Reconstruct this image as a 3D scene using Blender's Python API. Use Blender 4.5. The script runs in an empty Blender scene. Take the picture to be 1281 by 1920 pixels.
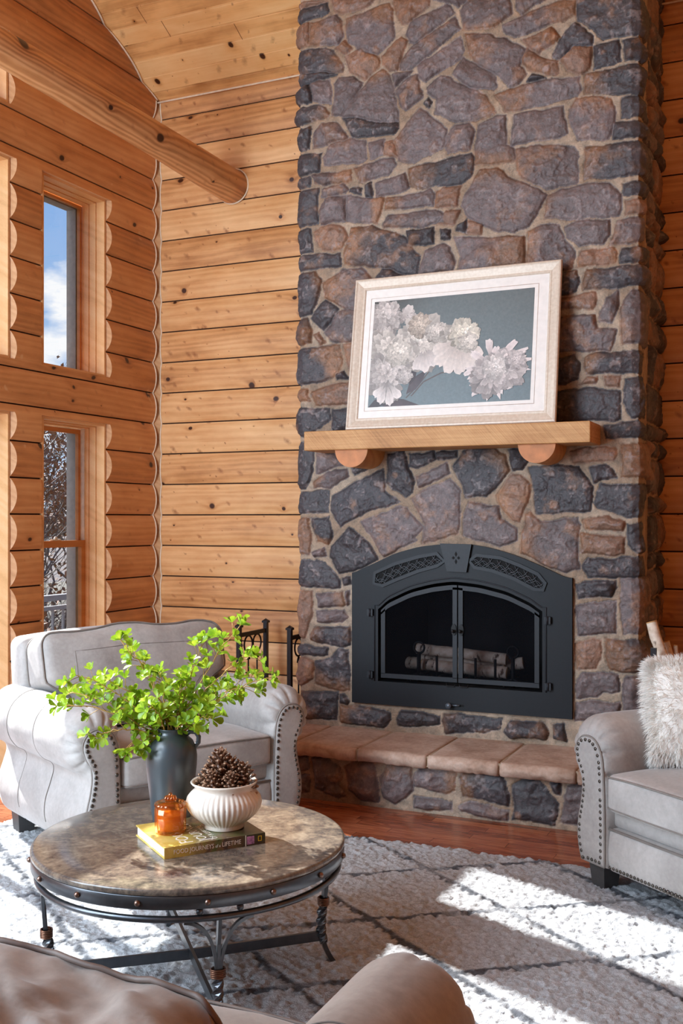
SKY_STRENGTH = 1.0
SUN_ENERGY = 14.0
SUN_AZ, SUN_EL = 22.5, 37.0
EXPOSURE = 0.1
import bpy, math, random
import numpy as np
from mathutils import Vector, Matrix
SC = bpy.context.scene
COL = SC.collection
PI = math.pi
rnd = random.Random(7)
# ------------------------------------------------------------------ camera
CAMH, FPX, CXP, CYP = 1.60, 1990.0, 640.5, 974.0
YAW = math.radians(24.63)
SN, CS = math.sin(YAW), math.cos(YAW)
def ray(px, py):
    u = (px - CXP) / FPX; v = (CYP - py) / FPX
    return (-SN + u * CS, CS + u * SN, v)
def atY(px, py, Y):
    r = ray(px, py); t = Y / r[1]
    return Vector((r[0] * t, Y, CAMH + r[2] * t))
def atZ(px, py, Z):
    r = ray(px, py); t = (Z - CAMH) / r[2]
    return Vector((r[0] * t, r[1] * t, Z))
cam = bpy.data.cameras.new('camera'); camo = bpy.data.objects.new('camera', cam); COL.objects.link(camo)
camo.location = (0, 0, CAMH); camo.rotation_euler = (PI / 2, 0, YAW)
cam.sensor_fit = 'VERTICAL'; cam.sensor_height = 36; cam.lens = FPX / 1920 * 36
cam.shift_y = 14 / 1920; cam.clip_start = 0.05; cam.clip_end = 300
SC.camera = camo
# ------------------------------------------------------------------ objects
def tag(o, label=None, cat=None, group=None, kind=None):
    if label: o['label'] = label
    if cat: o['category'] = cat
    if group: o['group'] = group
    if kind: o['kind'] = kind
    return o
def empty(name, loc, rz=0.0, label=None, cat=None, group=None, kind=None):
    o = bpy.data.objects.new(name, None); COL.objects.link(o)
    o.location = loc; o.rotation_euler = (0, 0, rz); o.empty_display_size = 0.05
    return tag(o, label, cat, group, kind)
class MB:
    """collects geometry for ONE mesh object"""
    def __init__(s): s.v = []; s.f = []; s.m = []; s.sm = []
    def add(s, vs, fs, mi=0, smooth=False):
        b = len(s.v); s.v += [tuple(v) for v in vs]
        for f in fs:
            s.f.append(tuple(i + b for i in f)); s.m.append(mi); s.sm.append(smooth)
        return s
    def box(s, c, d, rz=0.0, mi=0, M=None):
        hx, hy, hz = d[0] / 2, d[1] / 2, d[2] / 2
        vs = [Vector((x, y, z)) for x in (-hx, hx) for y in (-hy, hy) for z in (-hz, hz)]
        R = Matrix.Translation(c) @ (M.to_4x4() if M else Matrix.Rotation(rz, 4, 'Z'))
        vs = [R @ v for v in vs]
        fs = [(0, 1, 3, 2), (4, 6, 7, 5), (0, 4, 5, 1), (2, 3, 7, 6), (0, 2, 6, 4), (1, 5, 7, 3)]
        return s.add(vs, fs, mi)
    def bbox(s, lo, hi, mi=0):
        return s.box([(a + b) / 2 for a, b in zip(lo, hi)], [abs(b - a) for a, b in zip(lo, hi)], 0, mi)
    def bevbox(s, lo, hi, r=0.005, mi=0, M=None, seg=2, smooth=True):
        """box with rounded edges"""
        c = [(a + b) / 2 for a, b in zip(lo, hi)]; h = [abs(b - a) / 2 for a, b in zip(lo, hi)]
        return s.rbox(c, h, r, (1, 1, 1), seg, mi, M)
    def rbox(s, c, h, r, n=(4, 4, 4), seg=3, mi=0, M=None, fn=None, smooth=True):
        """rounded box: centre c, half sizes h, radius r, optional deform fn(x,y,z in -1..1 , Vector)->Vector"""
        def ax(hh, k):
            r_ = min(r, hh * 0.999)
            a = [-(hh - r_) - r_ * math.cos(i * PI / 2 / seg) for i in range(seg)]
            mid = [-(hh - r_) + 2 * (hh - r_) * i / k for i in range(k + 1)]
            return a + mid + [-q for q in reversed(a)]
        A = [ax(h[i], n[i]) for i in range(3)]
        L = [len(a) for a in A]
        idx = {}; vs = []; fs = []
        def vert(i, j, k):
            key = (i, j, k)
            if key in idx: return idx[key]
            p = Vector((A[0][i], A[1][j], A[2][k]))
            q = Vector([max(-(h[a] - min(r, h[a] * .999)), min(h[a] - min(r, h[a] * .999), p[a])) for a in range(3)])
            d = p - q
            if d.length > 1e-9:
                # spherify the corner region
                m = max(abs(d[0]), abs(d[1]), abs(d[2]))
                d = d.normalized() * r
                p = q + d
            if fn: p = fn(p[0] / h[0], p[1] / h[1], p[2] / h[2], p)
            if M: p = M @ p
            p = p + Vector(c)
            idx[key] = len(vs); vs.append(p); return idx[key]
        for (a, b, cc) in ((0, 1, 2), (1, 2, 0), (2, 0, 1)):
            for side in (0, L[cc] - 1):
                for i in range(L[a] - 1):
                    for j in range(L[b] - 1):
                        q = []
                        for (ii, jj) in ((i, j), (i + 1, j), (i + 1, j + 1), (i, j + 1)):
                            k = [0, 0, 0]; k[a] = ii; k[b] = jj; k[cc] = side
                            q.append(vert(*k))
                        if side == 0: q.reverse()
                        fs.append(q)
        return s.add(vs, fs, mi, smooth)
    def tube(s, pts, r, n=8, mi=0, caps=True, closed=False, flat=None):
        """pts list of Vector; r float or list; flat=(a,b) makes the section a rectangle a (side) x b"""
        P = [Vector(p) for p in pts]; N = len(P)
        R = r if isinstance(r, (list, tuple)) else [r] * N
        T = []
        for i in range(N):
            if closed: t = P[(i + 1) % N] - P[i - 1]
            else: t = P[min(i + 1, N - 1)] - P[max(i - 1, 0)]
            T.append(t.normalized() if t.length > 1e-9 else Vector((0, 0, 1)))
        up = Vector((0, 0, 1)) if abs(T[0].z) < 0.9 else Vector((1, 0, 0))
        nrm = (up - T[0] * up.dot(T[0])).normalized()
        vs = []
        for i in range(N):
            nrm = (nrm - T[i] * nrm.dot(T[i]))
            nrm = nrm.normalized() if nrm.length > 1e-6 else T[i].orthogonal().normalized()
            b = T[i].cross(nrm)
            if flat:
                for (x, y) in ((1, 1), (-1, 1), (-1, -1), (1, -1)):
                    vs.append(P[i] + nrm * (y * flat[1] / 2) + b * (x * flat[0] / 2))
            else:
                for k in range(n):
                    a = 2 * PI * k / n
                    vs.append(P[i] + (nrm * math.cos(a) + b * math.sin(a)) * R[i])
        k_ = 4 if flat else n
        fs = []
        for i in range(N if closed else N - 1):
            for k in range(k_):
                a = i * k_ + k; b2 = i * k_ + (k + 1) % k_
                c = ((i + 1) % N) * k_ + (k + 1) % k_; d = ((i + 1) % N) * k_ + k
                fs.append((a, b2, c, d))
        if caps and not closed:
            fs.append(tuple(reversed(range(k_)))); fs.append(tuple((N - 1) * k_ + k for k in range(k_)))
        return s.add(vs, fs, mi, not flat)
    def lathe(s, prof, c=(0, 0, 0), n=32, mi=0, smooth=True, fn=None, capb=False, capt=False):
        vs = []; fs = []
        for i, (r, z) in enumerate(prof):
            for k in range(n):
                a = 2 * PI * k / n
                rr = fn(r, z, a, i) if fn else r
                vs.append((c[0] + rr * math.cos(a), c[1] + rr * math.sin(a), c[2] + z))
        for i in range(len(prof) - 1):
            for k in range(n):
                fs.append((i * n + k, i * n + (k + 1) % n, (i + 1) * n + (k + 1) % n, (i + 1) * n + k))
        if capb: fs.append(tuple(reversed(range(n))))
        if capt: fs.append(tuple((len(prof) - 1) * n + k for k in range(n)))
        return s.add(vs, fs, mi, smooth)
    def prism(s, poly, w0, w1, plane='XZ', mi=0, smooth=False):
        """extrude 2D polygon between w0 and w1 along the axis missing from plane"""
        def P(a, b, w):
            return {'XZ': (a, w, b), 'XY': (a, b, w), 'YZ': (w, a, b)}[plane]
        n = len(poly)
        vs = [P(a, b, w0) for a, b in poly] + [P(a, b, w1) for a, b in poly]
        s.add(vs, [tuple(range(n)), tuple(reversed(range(n, 2 * n)))], mi, False)
        b = len(s.v) - 2 * n
        for i in range(n):
            j = (i + 1) % n
            s.f.append((b + i, b + n + i, b + n + j, b + j)); s.m.append(mi); s.sm.append(smooth)
        return s
    def grid(s, P, mi=0, smooth=True, flip=False):
        """P[i][j] points"""
        a = len(P); b = len(P[0]); vs = [p for row in P for p in row]; fs = []
        for i in range(a - 1):
            for j in range(b - 1):
                q = (i * b + j, (i + 1) * b + j, (i + 1) * b + j + 1, i * b + j + 1)
                fs.append(tuple(reversed(q)) if flip else q)
        return s.add(vs, fs, mi, smooth)
    def sphere(s, c, r, n=10, m=6, mi=0, sc=(1, 1, 1), M=None):
        vs = [];
        for i in range(m + 1):
            t = PI * i / m
            for k in range(n):
                a = 2 * PI * k / n
                p = Vector((math.sin(t) * math.cos(a) * r * sc[0], math.sin(t) * math.sin(a) * r * sc[1], math.cos(t) * r * sc[2]))
                if M: p = M @ p
                vs.append(p + Vector(c))
        fs = [(i * n + k, (i + 1) * n + k, (i + 1) * n + (k + 1) % n, i * n + (k + 1) % n) for i in range(m) for k in range(n)]
        return s.add(vs, fs, mi, True)
    def build(s, name, mats, parent=None, fix=True):
        me = bpy.data.meshes.new(name)
        me.from_pydata(s.v, [], s.f)
        if not isinstance(mats, (list, tuple)): mats = [mats]
        for m in mats: me.materials.append(m)
        me.polygons.foreach_set('material_index', s.m)
        me.polygons.foreach_set('use_smooth', s.sm)
        me.update()
        if fix:
            import bmesh
            bm = bmesh.new(); bm.from_mesh(me)
            bmesh.ops.remove_doubles(bm, verts=bm.verts, dist=1e-6)
            bmesh.ops.recalc_face_normals(bm, faces=bm.faces)
            bm.to_mesh(me); bm.free()
        o = bpy.data.objects.new(name, me); COL.objects.link(o)
        if parent: o.parent = parent
        return o
def copy_tree(o, parent=None):
    c = o.copy(); COL.objects.link(c); c.parent = parent
    for ch in list(o.children): copy_tree(ch, c)
    return c
def local(root, v):
    """world vector -> root's local frame (root has only location and z rotation)"""
    return Matrix.Rotation(-root.rotation_euler[2], 3, 'Z') @ (Vector(v) - root.location)
# ------------------------------------------------------------------ numpy noise
def _hash(ix, iy, seed):
    n = (ix.astype(np.int64) * 374761393 + iy.astype(np.int64) * 668265263 + seed * 2147483647 // 7) & 0x7fffffff
    n = ((n ^ (n >> 13)) * 1274126177) & 0x7fffffff
    return ((n ^ (n >> 16)) & 0xffff) / 65535.0
def vnoise(x, y, seed=0):
    ix = np.floor(x); iy = np.floor(y); fx = x - ix; fy = y - iy
    fx = fx * fx * (3 - 2 * fx); fy = fy * fy * (3 - 2 * fy)
    a = _hash(ix, iy, seed); b = _hash(ix + 1, iy, seed); c = _hash(ix, iy + 1, seed); d = _hash(ix + 1, iy + 1, seed)
    return (a * (1 - fx) + b * fx) * (1 - fy) + (c * (1 - fx) + d * fx) * fy
def fbm(x, y, seed=0, o=4):
    r = 0; a = 0.5; t = 0
    for i in range(o):
        r = r + a * vnoise(x, y, seed + i * 13); t += a; a *= 0.5; x = x * 2.03 + 7.1; y = y * 2.03 + 3.3
    return r / t
def sstep(x, a, b):
    t = np.clip((x - a) / (b - a), 0, 1); return t * t * (3 - 2 * t)
# ------------------------------------------------------------------ node helpers
def lin(r, g=None, b=None):
    if g is None: r, g, b = r
    f = lambda c: (c / 255 / 12.92) if c / 255 <= 0.04045 else ((c / 255 + 0.055) / 1.055) ** 2.4
    return (f(r), f(g), f(b), 1)
class NT:
    def __init__(s, name):
        s.mat = bpy.data.materials.new(name); s.mat.use_nodes = True
        s.t = s.mat.node_tree; s.n = s.t.nodes
        s.bsdf = s.n['Principled BSDF']
    def node(s, ty, ins={}, **kw):
        nd = s.n.new(ty)
        for k, v in kw.items(): setattr(nd, k, v)
        for k, v in ins.items(): s.set(nd.inputs[k], v)
        return nd
    def set(s, inp, v):
        if isinstance(v, bpy.types.NodeSocket): s.t.links.new(v, inp)
        elif isinstance(v, bpy.types.Node): s.t.links.new(v.outputs[0], inp)
        else: inp.default_value = v
    def math(s, op, a, b=0.0, c=None, clamp=False):
        nd = s.n.new('ShaderNodeMath'); nd.operation = op; nd.use_clamp = clamp
        s.set(nd.inputs[0], a); s.set(nd.inputs[1], b)
        if c is not None: s.set(nd.inputs[2], c)
        return nd.outputs[0]
    def coord(s, kind='Object'): return s.n.new('ShaderNodeTexCoord').outputs[kind]
    def sep(s, v):
        nd = s.node('ShaderNodeSeparateXYZ', {0: v}); return nd.outputs
    def comb(s, x, y, z):
        nd = s.n.new('ShaderNodeCombineXYZ')
        for i, v in enumerate((x, y, z)): s.set(nd.inputs[i], v)
        return nd.outputs[0]
    def noise(s, vec, scale, detail=4, rough=0.5, dist=0.0, out='Fac'):
        nd = s.n.new('ShaderNodeTexNoise'); s.set(nd.inputs['Vector'], vec)
        nd.inputs['Scale'].default_value = scale; nd.inputs['Detail'].default_value = detail
        nd.inputs['Roughness'].default_value = rough; nd.inputs['Distortion'].default_value = dist
        return nd.outputs[out]
    def ramp(s, fac, stops, interp='LINEAR'):
        nd = s.n.new('ShaderNodeValToRGB'); s.set(nd.inputs[0], fac); e = nd.color_ramp.elements
        nd.color_ramp.interpolation = interp
        while len(e) < len(stops): e.new(0.5)
        for i, (p, c) in enumerate(stops):
            e[i].position = p; e[i].color = c if len(c) == 4 else (*c, 1)
        return nd.outputs[0]
    def mix(s, fac, a, b, blend='MIX'):
        nd = s.n.new('ShaderNodeMix'); nd.data_type = 'RGBA'; nd.blend_type = blend
        s.set(nd.inputs[0], fac); s.set(nd.inputs[6], a); s.set(nd.inputs[7], b)
        return nd.outputs[2]
    def bump(s, h, strength=0.3, dist=0.01, normal=None):
        nd = s.n.new('ShaderNodeBump'); nd.inputs['Strength'].default_value = strength
        nd.inputs['Distance'].default_value = dist; s.set(nd.inputs['Height'], h)
        if normal is not None: s.set(nd.inputs['Normal'], normal)
        return nd.outputs[0]
    def out(s, color=None, rough=0.5, metal=0.0, normal=None, **kw):
        b = s.bsdf
        if color is not None: s.set(b.inputs['Base Color'], color)
        s.set(b.inputs['Roughness'], rough); s.set(b.inputs['Metallic'], metal)
        if normal is not None: s.set(b.inputs['Normal'], normal)
        for k, v in kw.items(): s.set(b.inputs[k.replace('_', ' ')], v)
        return s.mat
def plain(name, rgb, rough=0.5, metal=0.0, var=0.06, scale=30, bump=0.0, **kw):
    n = NT(name); c = n.coord(); ns = n.noise(c, scale, 4)
    a = lin(rgb); lo = tuple(x * (1 - var * 2) for x in a[:3]) + (1,); hi = tuple(min(1, x * (1 + var * 2)) for x in a[:3]) + (1,)
    nm = n.bump(ns, bump, 0.004) if bump else None
    return n.out(n.ramp(ns, [(0.3, lo), (0.7, hi)]), rough, metal, nm, **kw)
# ------------------------------------------------------------------ wood
def wood(name, axis, course=None, z0=0.0, dark=(150, 84, 38), mid=(196, 130, 72), light=(222, 165, 108), knots=1.0, rough=0.42,
         cross='Z', knot_scale=3.2, grain=1.0, cvar=0.25, knot_r=0.016, ring=46.0, bumpk=0.15, bleach=0.0, smudge=0.0, ringc=0.12):
    n = NT(name); P = n.sep(n.coord())
    L = P[axis]; V = P[cross]; W = P[[a for a in 'XYZ' if a not in (axis, cross)][0]]
    if course:
        cid = n.math('FLOOR', n.math('DIVIDE', n.math('SUBTRACT', V, z0), course))
    else: cid = n.math('ADD', 0.0, 0.0)
    wn = n.node('ShaderNodeTexWhiteNoise', {'W': n.math('ADD', cid, 3.7)}, noise_dimensions='1D')
    r1 = wn.outputs['Value']
    Ls = n.math('ADD', L, n.math('MULTIPLY', r1, 37.0))
    Vs = n.math('ADD', V, n.math('MULTIPLY', W, 0.6))
    # knots
    kv = n.node('ShaderNodeTexVoronoi', {'Vector': n.comb(n.math('MULTIPLY', Ls, 0.8), n.math('MULTIPLY', Vs, 1.0), 0.0), 'Scale': knot_scale, 'Randomness': 1.0}, voronoi_dimensions='2D')
    kd = n.math('DIVIDE', kv.outputs['Distance'], knot_scale)
    kc = n.sep(kv.outputs['Color'])
    rr = n.math('MULTIPLY', n.math('ADD', n.math('MULTIPLY', kc[0], 1.0), -0.35, clamp=True), knot_r / 0.45)
    kmask = n.math('SUBTRACT', 1.0, n.math('DIVIDE', kd, n.math('MAXIMUM', rr, 0.0005)), clamp=True)
    kmask = n.math('MULTIPLY', n.math('MULTIPLY', kmask, 3.0, clamp=True), knots, clamp=True)
    halo = n.math('EXPONENT', n.math('MULTIPLY', n.math('DIVIDE', kd, n.math('MAXIMUM', rr, 0.002)), -0.75))
    # grain
    warp = n.noise(n.comb(n.math('MULTIPLY', Ls, 0.55), n.math('MULTIPLY', Vs, 4.0), n.math('MULTIPLY', r1, 20)), 1.0, 3)
    rings = n.math('ADD', n.math('ADD', n.math('MULTIPLY', Vs, ring), n.math('MULTIPLY', warp, 9.0 * grain)), n.math('MULTIPLY', halo, 3.0))
    wv = n.math('ADD', n.math('MULTIPLY', n.math('SINE', n.math('MULTIPLY', rings, 3.0)), 0.5), 0.5)
    fine = n.noise(n.comb(n.math('MULTIPLY', Ls, 3.0), n.math('MULTIPLY', Vs, 130.0), n.math('MULTIPLY', W, 60.0)), 1.0, 4, 0.6)
    blotch = n.noise(n.comb(n.math('MULTIPLY', Ls, 2.6), n.math('MULTIPLY', Vs, 6.0), r1), 1.0, 4, 0.6)
    f = n.math('ADD', n.math('ADD', n.math('MULTIPLY', wv, ringc), 0.09 - ringc * .5), n.math('ADD', n.math('MULTIPLY', fine, 0.26), n.math('MULTIPLY', blotch, 0.62)))
    f = n.math('ADD', f, n.math('MULTIPLY', n.math('SUBTRACT', r1, 0.5), cvar))
    f = n.math('SUBTRACT', f, n.math('MULTIPLY', halo, 0.35 * knots))
    col = n.ramp(f, [(0.18, lin(dark)), (0.5, lin(mid)), (0.85, lin(light))])
    if smudge:
        sv = n.node('ShaderNodeTexVoronoi', {'Vector': n.comb(n.math('ADD', n.math('MULTIPLY', Ls, 0.9), n.math('MULTIPLY', Vs, 0.5)), n.math('ADD', Vs, n.math('MULTIPLY', Ls, .1)), 0.0), 'Scale': knot_scale * 2.3, 'Randomness': 1.0}, voronoi_dimensions='2D')
        sd = n.math('DIVIDE', sv.outputs['Distance'], knot_scale * 2.3); sc3 = n.sep(sv.outputs['Color'])
        jit = n.math('MULTIPLY', n.math('SUBTRACT', n.noise(n.coord(), 55, 3), 0.5), 0.030)
        sr = n.math('MULTIPLY', n.math('SUBTRACT', sc3[1], 0.45, clamp=True), 0.050)
        sm_ = n.math('MULTIPLY', n.math('SUBTRACT', 1.0, n.math('DIVIDE', n.math('ADD', sd, jit), n.math('MAXIMUM', sr, 0.0008)), clamp=True), 1.0, clamp=True)
        col = n.mix(n.math('MULTIPLY', sm_, smudge), col, lin(132, 72, 36))
    col = n.mix(kmask, col, lin(62, 30, 16))
    if bleach:
        sp = n.noise(n.coord(), 9.0, 2); spm = n.ramp(sp, [(0.72, (0, 0, 0)), (0.76, (1, 1, 1))])
        col = n.mix(n.math('MULTIPLY', spm, bleach), col, lin(215, 170, 125))
    nm = n.bump(n.math('ADD', fine, n.math('MULTIPLY', wv, 0.5)), bumpk, 0.003)
    return n.out(col, rough, 0, nm)
# ================================================================== ROOM
LOG = 0.2286; SEAM = 1.634 - 8 * LOG      # log courses
XL, YB = -4.61, 6.70                      # seam planes of the left and back log walls
BUL = 0.034
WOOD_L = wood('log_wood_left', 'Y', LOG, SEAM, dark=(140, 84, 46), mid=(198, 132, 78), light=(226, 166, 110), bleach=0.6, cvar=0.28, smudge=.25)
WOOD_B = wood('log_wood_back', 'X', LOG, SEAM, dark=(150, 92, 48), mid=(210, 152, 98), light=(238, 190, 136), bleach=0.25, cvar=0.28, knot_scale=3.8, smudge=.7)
CUT = wood('cut_log_wood', 'Z', None, dark=(168, 116, 74), mid=(204, 154, 110), light=(226, 182, 140), knots=0.3)
CASE = wood('casing_wood', 'Z', None, dark=(196, 140, 88), mid=(228, 176, 122), light=(242, 200, 152), knots=0.15, ring=20, rough=0.35)
SASHW = wood('sash_wood', 'Z', None, dark=(150, 90, 40), mid=(196, 128, 66), light=(214, 152, 92), knots=0.1, ring=20, rough=0.35)
CAULK = plain('caulk', (226, 205, 178), 0.6)
CEILW = wood('ceiling_wood', 'X', 0.1247, 0.0, cross='Y', cvar=.3, smudge=.5, dark=(164, 104, 52), mid=(230, 174, 112), light=(244, 202, 144), knots=1.0, knot_scale=4.2, knot_r=0.014, ring=26, rough=0.38)
def bul(t): return BUL * (1 - (2 * t - 1) ** 2) ** 0.85
NB = 9
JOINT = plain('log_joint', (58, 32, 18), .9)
def log_band(mb, axis, c0, c1, za, zb, ch0, ch1, gap=0.0):
    """one piece of a log course; axis 'L' = left wall (runs along Y), 'B' = back wall (runs along X)"""
    k = math.floor((za + 1e-4 - SEAM) / LOG); zc = SEAM + k * LOG
    rows = []
    n = max(2, int(round(NB * (zb - za) / LOG)) + 1)
    zl = [za + (zb - za) * i / (n - 1) for i in range(n)]
    if abs(za - zc) < 1e-3: zl[0] = za + 0.0048
    if abs(zb - zc - LOG) < 1e-3: zl[-1] = zb - 0.0048
    for z in zl:
        t = min(1, max(0, (z - zc) / LOG)); e = bul(t) * (1.0 if axis == 'L' else .62)
        rows.append((z, e, max(e, 0)))
    P = lambda w, e, z: (XL + e, w, z) if axis == 'L' else (w, YB - e, z)
    nl = max(2, int((c1 - c0) / 0.25))
    G = []
    for z, e, ee in rows:
        a = c0 + (ee if ch0 else 0); b = c1 - (ee if ch1 else 0)
        G.append([P(a + (b - a) * j / nl, e, z) for j in range(nl + 1)])
    mb.grid(G, 0, True)
    if ch0: mb.grid([[P(c0, -0.008, z), P(c0 + ee, e, z)] for z, e, ee in rows], 1, False)
    if ch1: mb.grid([[P(c1 - ee, e, z), P(c1, -0.008, z)] for z, e, ee in rows], 1, False)
    # flat cut under / over a partial log
    for (z, e, ee) in (rows[0], rows[-1]):
        if e > 0: mb.add([P(c0, -0.008, z), P(c1, -0.008, z), P(c1 - (ee if ch1 else 0), e, z), P(c0 + (ee if ch0 else 0), e, z)], [(0, 1, 2, 3)], 1)
# openings in the left wall: (y0, y1, z0, z1)
OPEN = [(5.413, 6.074, 2.597, 3.84), (3.60, 5.114, 2.597, 3.84), (2.64, 3.30, 2.597, 3.84),
        (5.413, 6.074, 0.62, 2.268), (3.30, 5.114, 0.0, 2.268),
        (3.9, 5.10, 4.17, 4.62), (2.34, 3.00, 0.62, 2.268)]
YR, ZR = 2.4, 4.74 + 0.51 * (6.70 - 2.4)         # ridge
YF = -1.2                                         # the left wall ends here, the room stays open behind the camera
def ceil_z(y): return 4.74 + 0.51 * (6.70 - y) if y > YR else ZR - 0.51 * (YR - y)
wl = MB()
zs = sorted(set([0.0] + [SEAM + k * LOG for k in range(0, 34)] + [z for o in OPEN for z in (o[2], o[3])]))
zs = [z for z in zs if z >= 0 and z < ZR + 0.3]
YE = YB - 0.05
for i in range(len(zs) - 1):
    za, zb = zs[i], zs[i + 1]; zm = (za + zb) / 2
    if zb - za < 1e-4: continue
    segs = [(YF, YE, False, False)]
    for (y0, y1, z0, z1) in OPEN:
        if z0 < zm < z1:
            new = []
            for (a, b, c, d) in segs:
                if y1 <= a or y0 >= b: new.append((a, b, c, d)); continue
                if y0 > a: new.append((a, y0, c, True))
                if y1 < b: new.append((y1, b, True, d))
            segs = new
    for (a, b, c, d) in segs:
        # clip under the slope
        if za > ceil_z(a) + 0.2 and za > ceil_z(b) + 0.2 and not (a < YR < b): continue
        if za > 4.7:
            yc = YR + (ZR + 0.14 - za) / 0.51; yd = YR - (ZR + 0.14 - za) / 0.51
            b = min(b, yc); a = max(a, yd)
            if b - a < 0.05: continue
        log_band(wl, 'L', a, b, za, zb, c, d)
# flat backing with the openings, so no light leaks between courses
ys = sorted(set([YF, YB + 0.2] + [y for o in OPEN for y in (o[0], o[1])]))
for i in range(len(zs) - 1):
    for j in range(len(ys) - 1):
        ym = (ys[j] + ys[j + 1]) / 2; zm = (zs[i] + zs[i + 1]) / 2
        if any(o[0] < ym < o[1] and o[2] < zm < o[3] for o in OPEN): continue
        if zs[i] > ceil_z(ym) + 0.5: continue
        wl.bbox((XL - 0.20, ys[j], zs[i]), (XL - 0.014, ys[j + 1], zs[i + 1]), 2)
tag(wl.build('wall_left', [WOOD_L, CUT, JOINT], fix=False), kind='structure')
wb = MB()
for k in range(0, 24):
    za, zb = max(0, SEAM + (k - 1) * LOG), SEAM + k * LOG
    if zb <= 0 or za > 4.76: continue
    log_band(wb, 'B', XL + 0.05, 2.6, za, min(zb, 5.0), False, False)
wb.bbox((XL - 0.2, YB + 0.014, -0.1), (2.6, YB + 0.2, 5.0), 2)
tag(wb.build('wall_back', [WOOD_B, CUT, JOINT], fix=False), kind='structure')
wr = MB(); wr.bbox((2.6, YF, 0), (2.75, YB, 7.0)); tag(wr.build('shade_wall_right', [WOOD_L]), kind='structure')  # unseen wall, added to keep sky light from coming in on the right
wr = MB(); wr.bbox((-1.6, YF - .15, 0), (2.6, YF, 7.0)); tag(wr.build('shade_wall_front', [WOOD_B]), kind='structure')  # unseen partial wall, added so sky light enters only from the left behind the camera
# corner strip and caulk lines
ct = MB(); ct.prism([(XL - 0.01, YE - 0.01), (XL + 0.052, YB + 0.01), (XL - 0.01, YB + 0.01)], 0, 4.8, 'XY')
tag(ct.build('trim_1', [CUT]), kind='structure')
ck = MB()
pa = []; pb = []
for i in range(0, 21 * NB * 2):
    z = i * LOG / NB / 2
    if z > 4.74: break
    t = ((z - SEAM) / LOG) % 1.0; e = bul(t)
    pa.append((XL + e + 0.001, YE - 0.001, z)); pb.append((XL + 0.051, YB - e * .62 - 0.001, z))
ck.tube(pa, 0.0052, 6); ck.tube(pb, 0.0052, 6)
pc = []
for i in range(0, 240):
    y = YB - 0.03 - i * 0.018; z = ceil_z(y)
    if y < YR: break
    t = ((z - SEAM) / LOG) % 1.0
    pc.append((XL + bul(t) + 0.004, y, z - 0.010))
ck.tube(pc, 0.0075, 6)
ck.tube([(XL + 0.04 + i * 0.2, YB - bul(((4.72 - SEAM) / LOG) % 1) - 0.004, 4.725) for i in range(30)], 0.007, 6)
tag(ck.build('trim_2', [CAULK]), kind='structure')
# ceiling: tongue and groove boards running across, sloping up towards the ridge
cl = MB(); PW = 0.140; ca = math.atan(0.51); nb = int((YB - YR) / (PW * math.cos(ca))) + 2
cp = lambda y, z, n_: (y + n_ * math.sin(ca) * 0, z)
prof = []
k = 0; s_ = -0.05
while True:
    for ds, dn in ((0, 0.010), (0.0022, 0.010), (0.0045, 0), (PW - 0.0025, 0), (PW - .0001, 0.010)):
        s2 = s_ + ds; y = YB - s2 * math.cos(ca); z = 4.74 + s2 * math.sin(ca) + dn
        prof.append((y, z))
    s_ += PW
    if YB - s_ * math.cos(ca) < YR: break
for j in range(len(prof) - 1):
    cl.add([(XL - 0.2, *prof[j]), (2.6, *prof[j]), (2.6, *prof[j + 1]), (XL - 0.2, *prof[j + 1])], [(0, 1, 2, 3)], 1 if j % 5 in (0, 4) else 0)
# butt joints between boards
rj = random.Random(5)
for k in range(0, 34):
    x = XL + rj.uniform(0, 2.0)
    while x < 2.4:
        s0 = -0.05 + k * PW
        for q in (0,):
            y0 = YB - (s0 + 0.003) * math.cos(ca); y1 = YB - (s0 + PW - 0.003) * math.cos(ca)
            z0_, z1_ = 4.74 + (s0 + 0.003) * math.sin(ca), 4.74 + (s0 + PW - 0.003) * math.sin(ca)
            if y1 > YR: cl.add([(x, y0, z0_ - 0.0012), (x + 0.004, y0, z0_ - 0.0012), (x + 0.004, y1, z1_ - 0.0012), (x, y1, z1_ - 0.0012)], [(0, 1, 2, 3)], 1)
        x += rj.uniform(1.2, 2.8)
z_end = ceil_z(YF)
cl.add([(XL - 0.2, YR, ZR), (2.6, YR, ZR), (2.6, YF, z_end), (XL - 0.2, YF, z_end)], [(0, 1, 2, 3)], 0)
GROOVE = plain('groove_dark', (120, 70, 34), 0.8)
# roof slab above
a0, a1 = prof[0], prof[-1]
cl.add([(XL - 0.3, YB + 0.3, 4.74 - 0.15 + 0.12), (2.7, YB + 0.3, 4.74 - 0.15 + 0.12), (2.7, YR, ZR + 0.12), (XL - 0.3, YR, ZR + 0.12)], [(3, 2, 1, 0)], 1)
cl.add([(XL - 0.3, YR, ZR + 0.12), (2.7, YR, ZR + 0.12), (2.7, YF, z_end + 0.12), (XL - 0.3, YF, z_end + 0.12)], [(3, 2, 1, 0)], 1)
tag(cl.build('ceiling', [CEILW, GROOVE], fix=False), kind='structure')
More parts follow.
